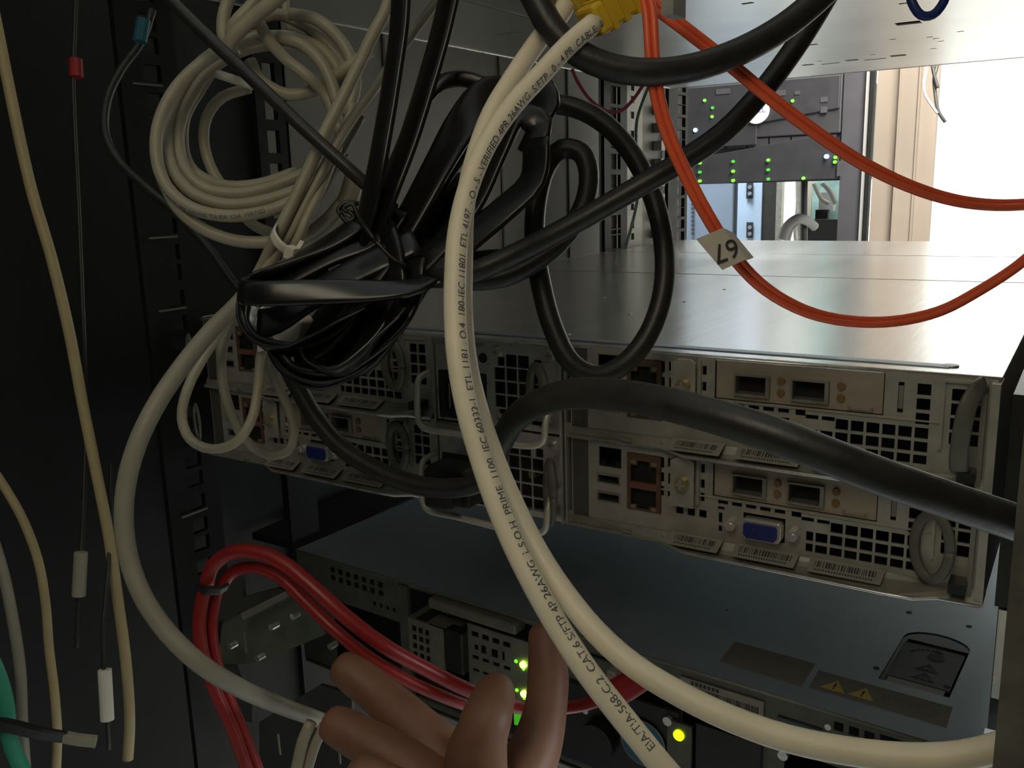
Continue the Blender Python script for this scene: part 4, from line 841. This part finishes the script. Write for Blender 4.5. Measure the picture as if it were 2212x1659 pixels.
cable('grey_cable', [(700, 1568, .362), (680, 1610, .362), (662, 1668, .362)], .0022, M['grey'], 'short pale cable at the bottom edge, touching the hand side', 'short pale cables by the hand')
# left pale cables
cable('yellow_cable', [(-30, -60, .47), (-2, 80, .47), (30, 240, .47), (68, 410, .47), (112, 560, .472), (150, 720, .475), (180, 880, .478), (208, 1020, .48), (235, 1160, .482), (255, 1300, .484), (272, 1430, .486), (280, 1560, .488), (276, 1640, .49)], .00285, M['pale'], 'long pale yellow cable slanting down the dark left side', 'pale cables at the left')
cable('yellow_cable', [(-40, 980, .49), (5, 1045, .49), (48, 1120, .49), (82, 1210, .49), (98, 1300, .49), (106, 1400, .49), (118, 1500, .49), (124, 1590, .49), (120, 1690, .49)], .0024, M['pale'], 'pale yellow cable curving at the lower left corner', 'pale cables at the left')
cable('grey_cable', [(-30, 1120, .48), (5, 1230, .48), (28, 1340, .48), (44, 1450, .48), (48, 1560, .48), (56, 1690, .48)], .0029, M['paleg'], 'grey cable rising along the lower left edge', 'pale cables at the left')
cable('green_cable', [(-30, 1400, .46), (0, 1470, .46), (14, 1530, .46), (22, 1600, .46), (60, 1690, .46)], .0040, M['tealc'], 'teal green cable in the bottom left corner')
for (a, b, lb) in (((175, 1192, .47), (170, 1288, .47), 'white marker sleeve standing on a thin black cord, left'), ((226, 1446, .465), (232, 1556, .465), 'white marker sleeve near the bottom left')):
    p, q = U(*a), U(*b); o = sweep([p, p.lerp(q, .33), p.lerp(q, .66), q], .0034, n=14).build('marker_sleeve', M['white'] if b[0] > 200 else M['paleg'], smooth=False, loc=p, bevel=.3); tag(o, lb, 'sleeve')
cable('black_cable', [(165, -30, .50), (160, 100, .50), (158, 170, .50), (172, 500, .50), (185, 900, .49), (178, 1150, .48), (172, 1250, .475), (165, 1400, .47)], .0012, M['blackcord'], 'thin black cord running through the marker sleeves at far left', n=8)
cable('black_cable', [(240, 1000, .5), (236, 1200, .48), (222, 1380, .467), (228, 1500, .465), (235, 1620, .465)], .0011, M['blackcord'], 'thin black cord through the lower marker sleeve', n=8)
o = sweep([U(163, 128, .50), U(164, 148, .5), U(165, 167, .5)], .0036, n=12).build('red_sleeve', M['red'], loc=U(163, 148, .50)); tag(o, 'small red sleeve on a cord, upper left darkness', 'sleeve')
o = sweep([U(310, 42, .48), U(306, 65, .48), U(302, 90, .48)], .0036, n=12).build('cyan_sleeve', M['cyan'], loc=U(308, 65, .48)); tag(o, 'small cyan sleeve on a cord, upper left darkness', 'sleeve')
vb = empty('hook_band', U(60, 1590, .455), 'black hook-and-loop band around the cables in the bottom left corner', 'cable tie')
sweep([p - vb.location for p in catmull(PX([(-40, 1560, .45), (30, 1570, .448), (90, 1585, .45), (140, 1592, .455)]))], .0042, .0012, up=(0, -1, 0), n=8).build('band_strap', M['black'], vb)
sweep([p - vb.location for p in PX([(138, 1592, .455), (170, 1598, .456), (208, 1602, .458)])], .0036, .002, up=(0, -1, 0), n=10).build('band_end', M['paleg'], vb)

# ================================================================== HAND
hand = empty('person', U(1010, 1720, .34), 'person, only the left hand reaching in, fingers spread below the cables', 'person')
def skin_mesh(name, chains, mat_, parent, lv=2):
    vs, es, rs = [], [], []
    idx = {}
    def add(p, r):
        vs.append(p - parent.location); rs.append(r); return len(vs) - 1
    root = add(*chains['root'])
    for ch_ in chains['limbs']:
        prev = root
        for j, (p, r) in enumerate(ch_): i = add(p, r); es.append((prev, i)); prev = i
    me = bpy.data.meshes.new(name); me.from_pydata([tuple(v) for v in vs], es, []); me.materials.append(mat_)
    o = bpy.data.objects.new(name, me); COL.objects.link(o); o.parent = parent
    sk = o.modifiers.new('skin', 'SKIN'); sk.use_smooth_shade = True
    for i, r in enumerate(rs): me.skin_vertices[0].data[i].radius = (r, r); 
    me.skin_vertices[0].data[0].use_root = True
    sb = o.modifiers.new('sub', 'SUBSURF'); sb.levels = lv; sb.render_levels = lv
    return o
def C(*pts): return [(U(a, b, d), r) for a, b, d, r in pts]
fl = [
 C((985, 1690, .352, .017), (948, 1625, .352, .0128), (905, 1580, .357, .0102), (862, 1540, .362, .0100), (815, 1498, .368, .0086), (785, 1472, .370, .0090), (745, 1445, .3725, .0080), (722, 1430, .374, .0060)),
 C((965, 1725, .344, .017), (912, 1680, .341, .0128), (868, 1650, .343, .0102), (822, 1620, .345, .0100), (782, 1598, .348, .0087), (752, 1580, .350, .0090), (718, 1562, .352, .0078), (699, 1552, .353, .0060)),
 C((960, 1780, .335, .016), (905, 1740, .33, .011), (840, 1705, .33, .0092), (785, 1675, .33, .0084), (750, 1655, .332, .007)),
 C((1015, 1690, .344, .016), (1030, 1625, .332, .0122), (1042, 1580, .328, .0098), (1052, 1548, .328, .0100), (1062, 1518, .334, .0087), (1070, 1497, .342, .0085), (1077, 1480, .349, .0066)),
 C((1085, 1735, .352, .017), (1138, 1665, .362, .0125), (1168, 1590, .371, .0108), (1181, 1520, .379, .0092), (1185, 1465, .384, .0097), (1182, 1415, .388, .0086), (1176, 1370, .391, .0078), (1171, 1343, .393, .0058)),
]
wrist = C((1040, 1820, .33, .026), (1060, 1950, .315, .025), (1080, 2080, .30, .027))
body = skin_mesh('hand_body', {'root': (U(1020, 1745, .345), .024), 'limbs': fl + [wrist]}, M['skin'], hand)
bpy.context.view_layer.update()
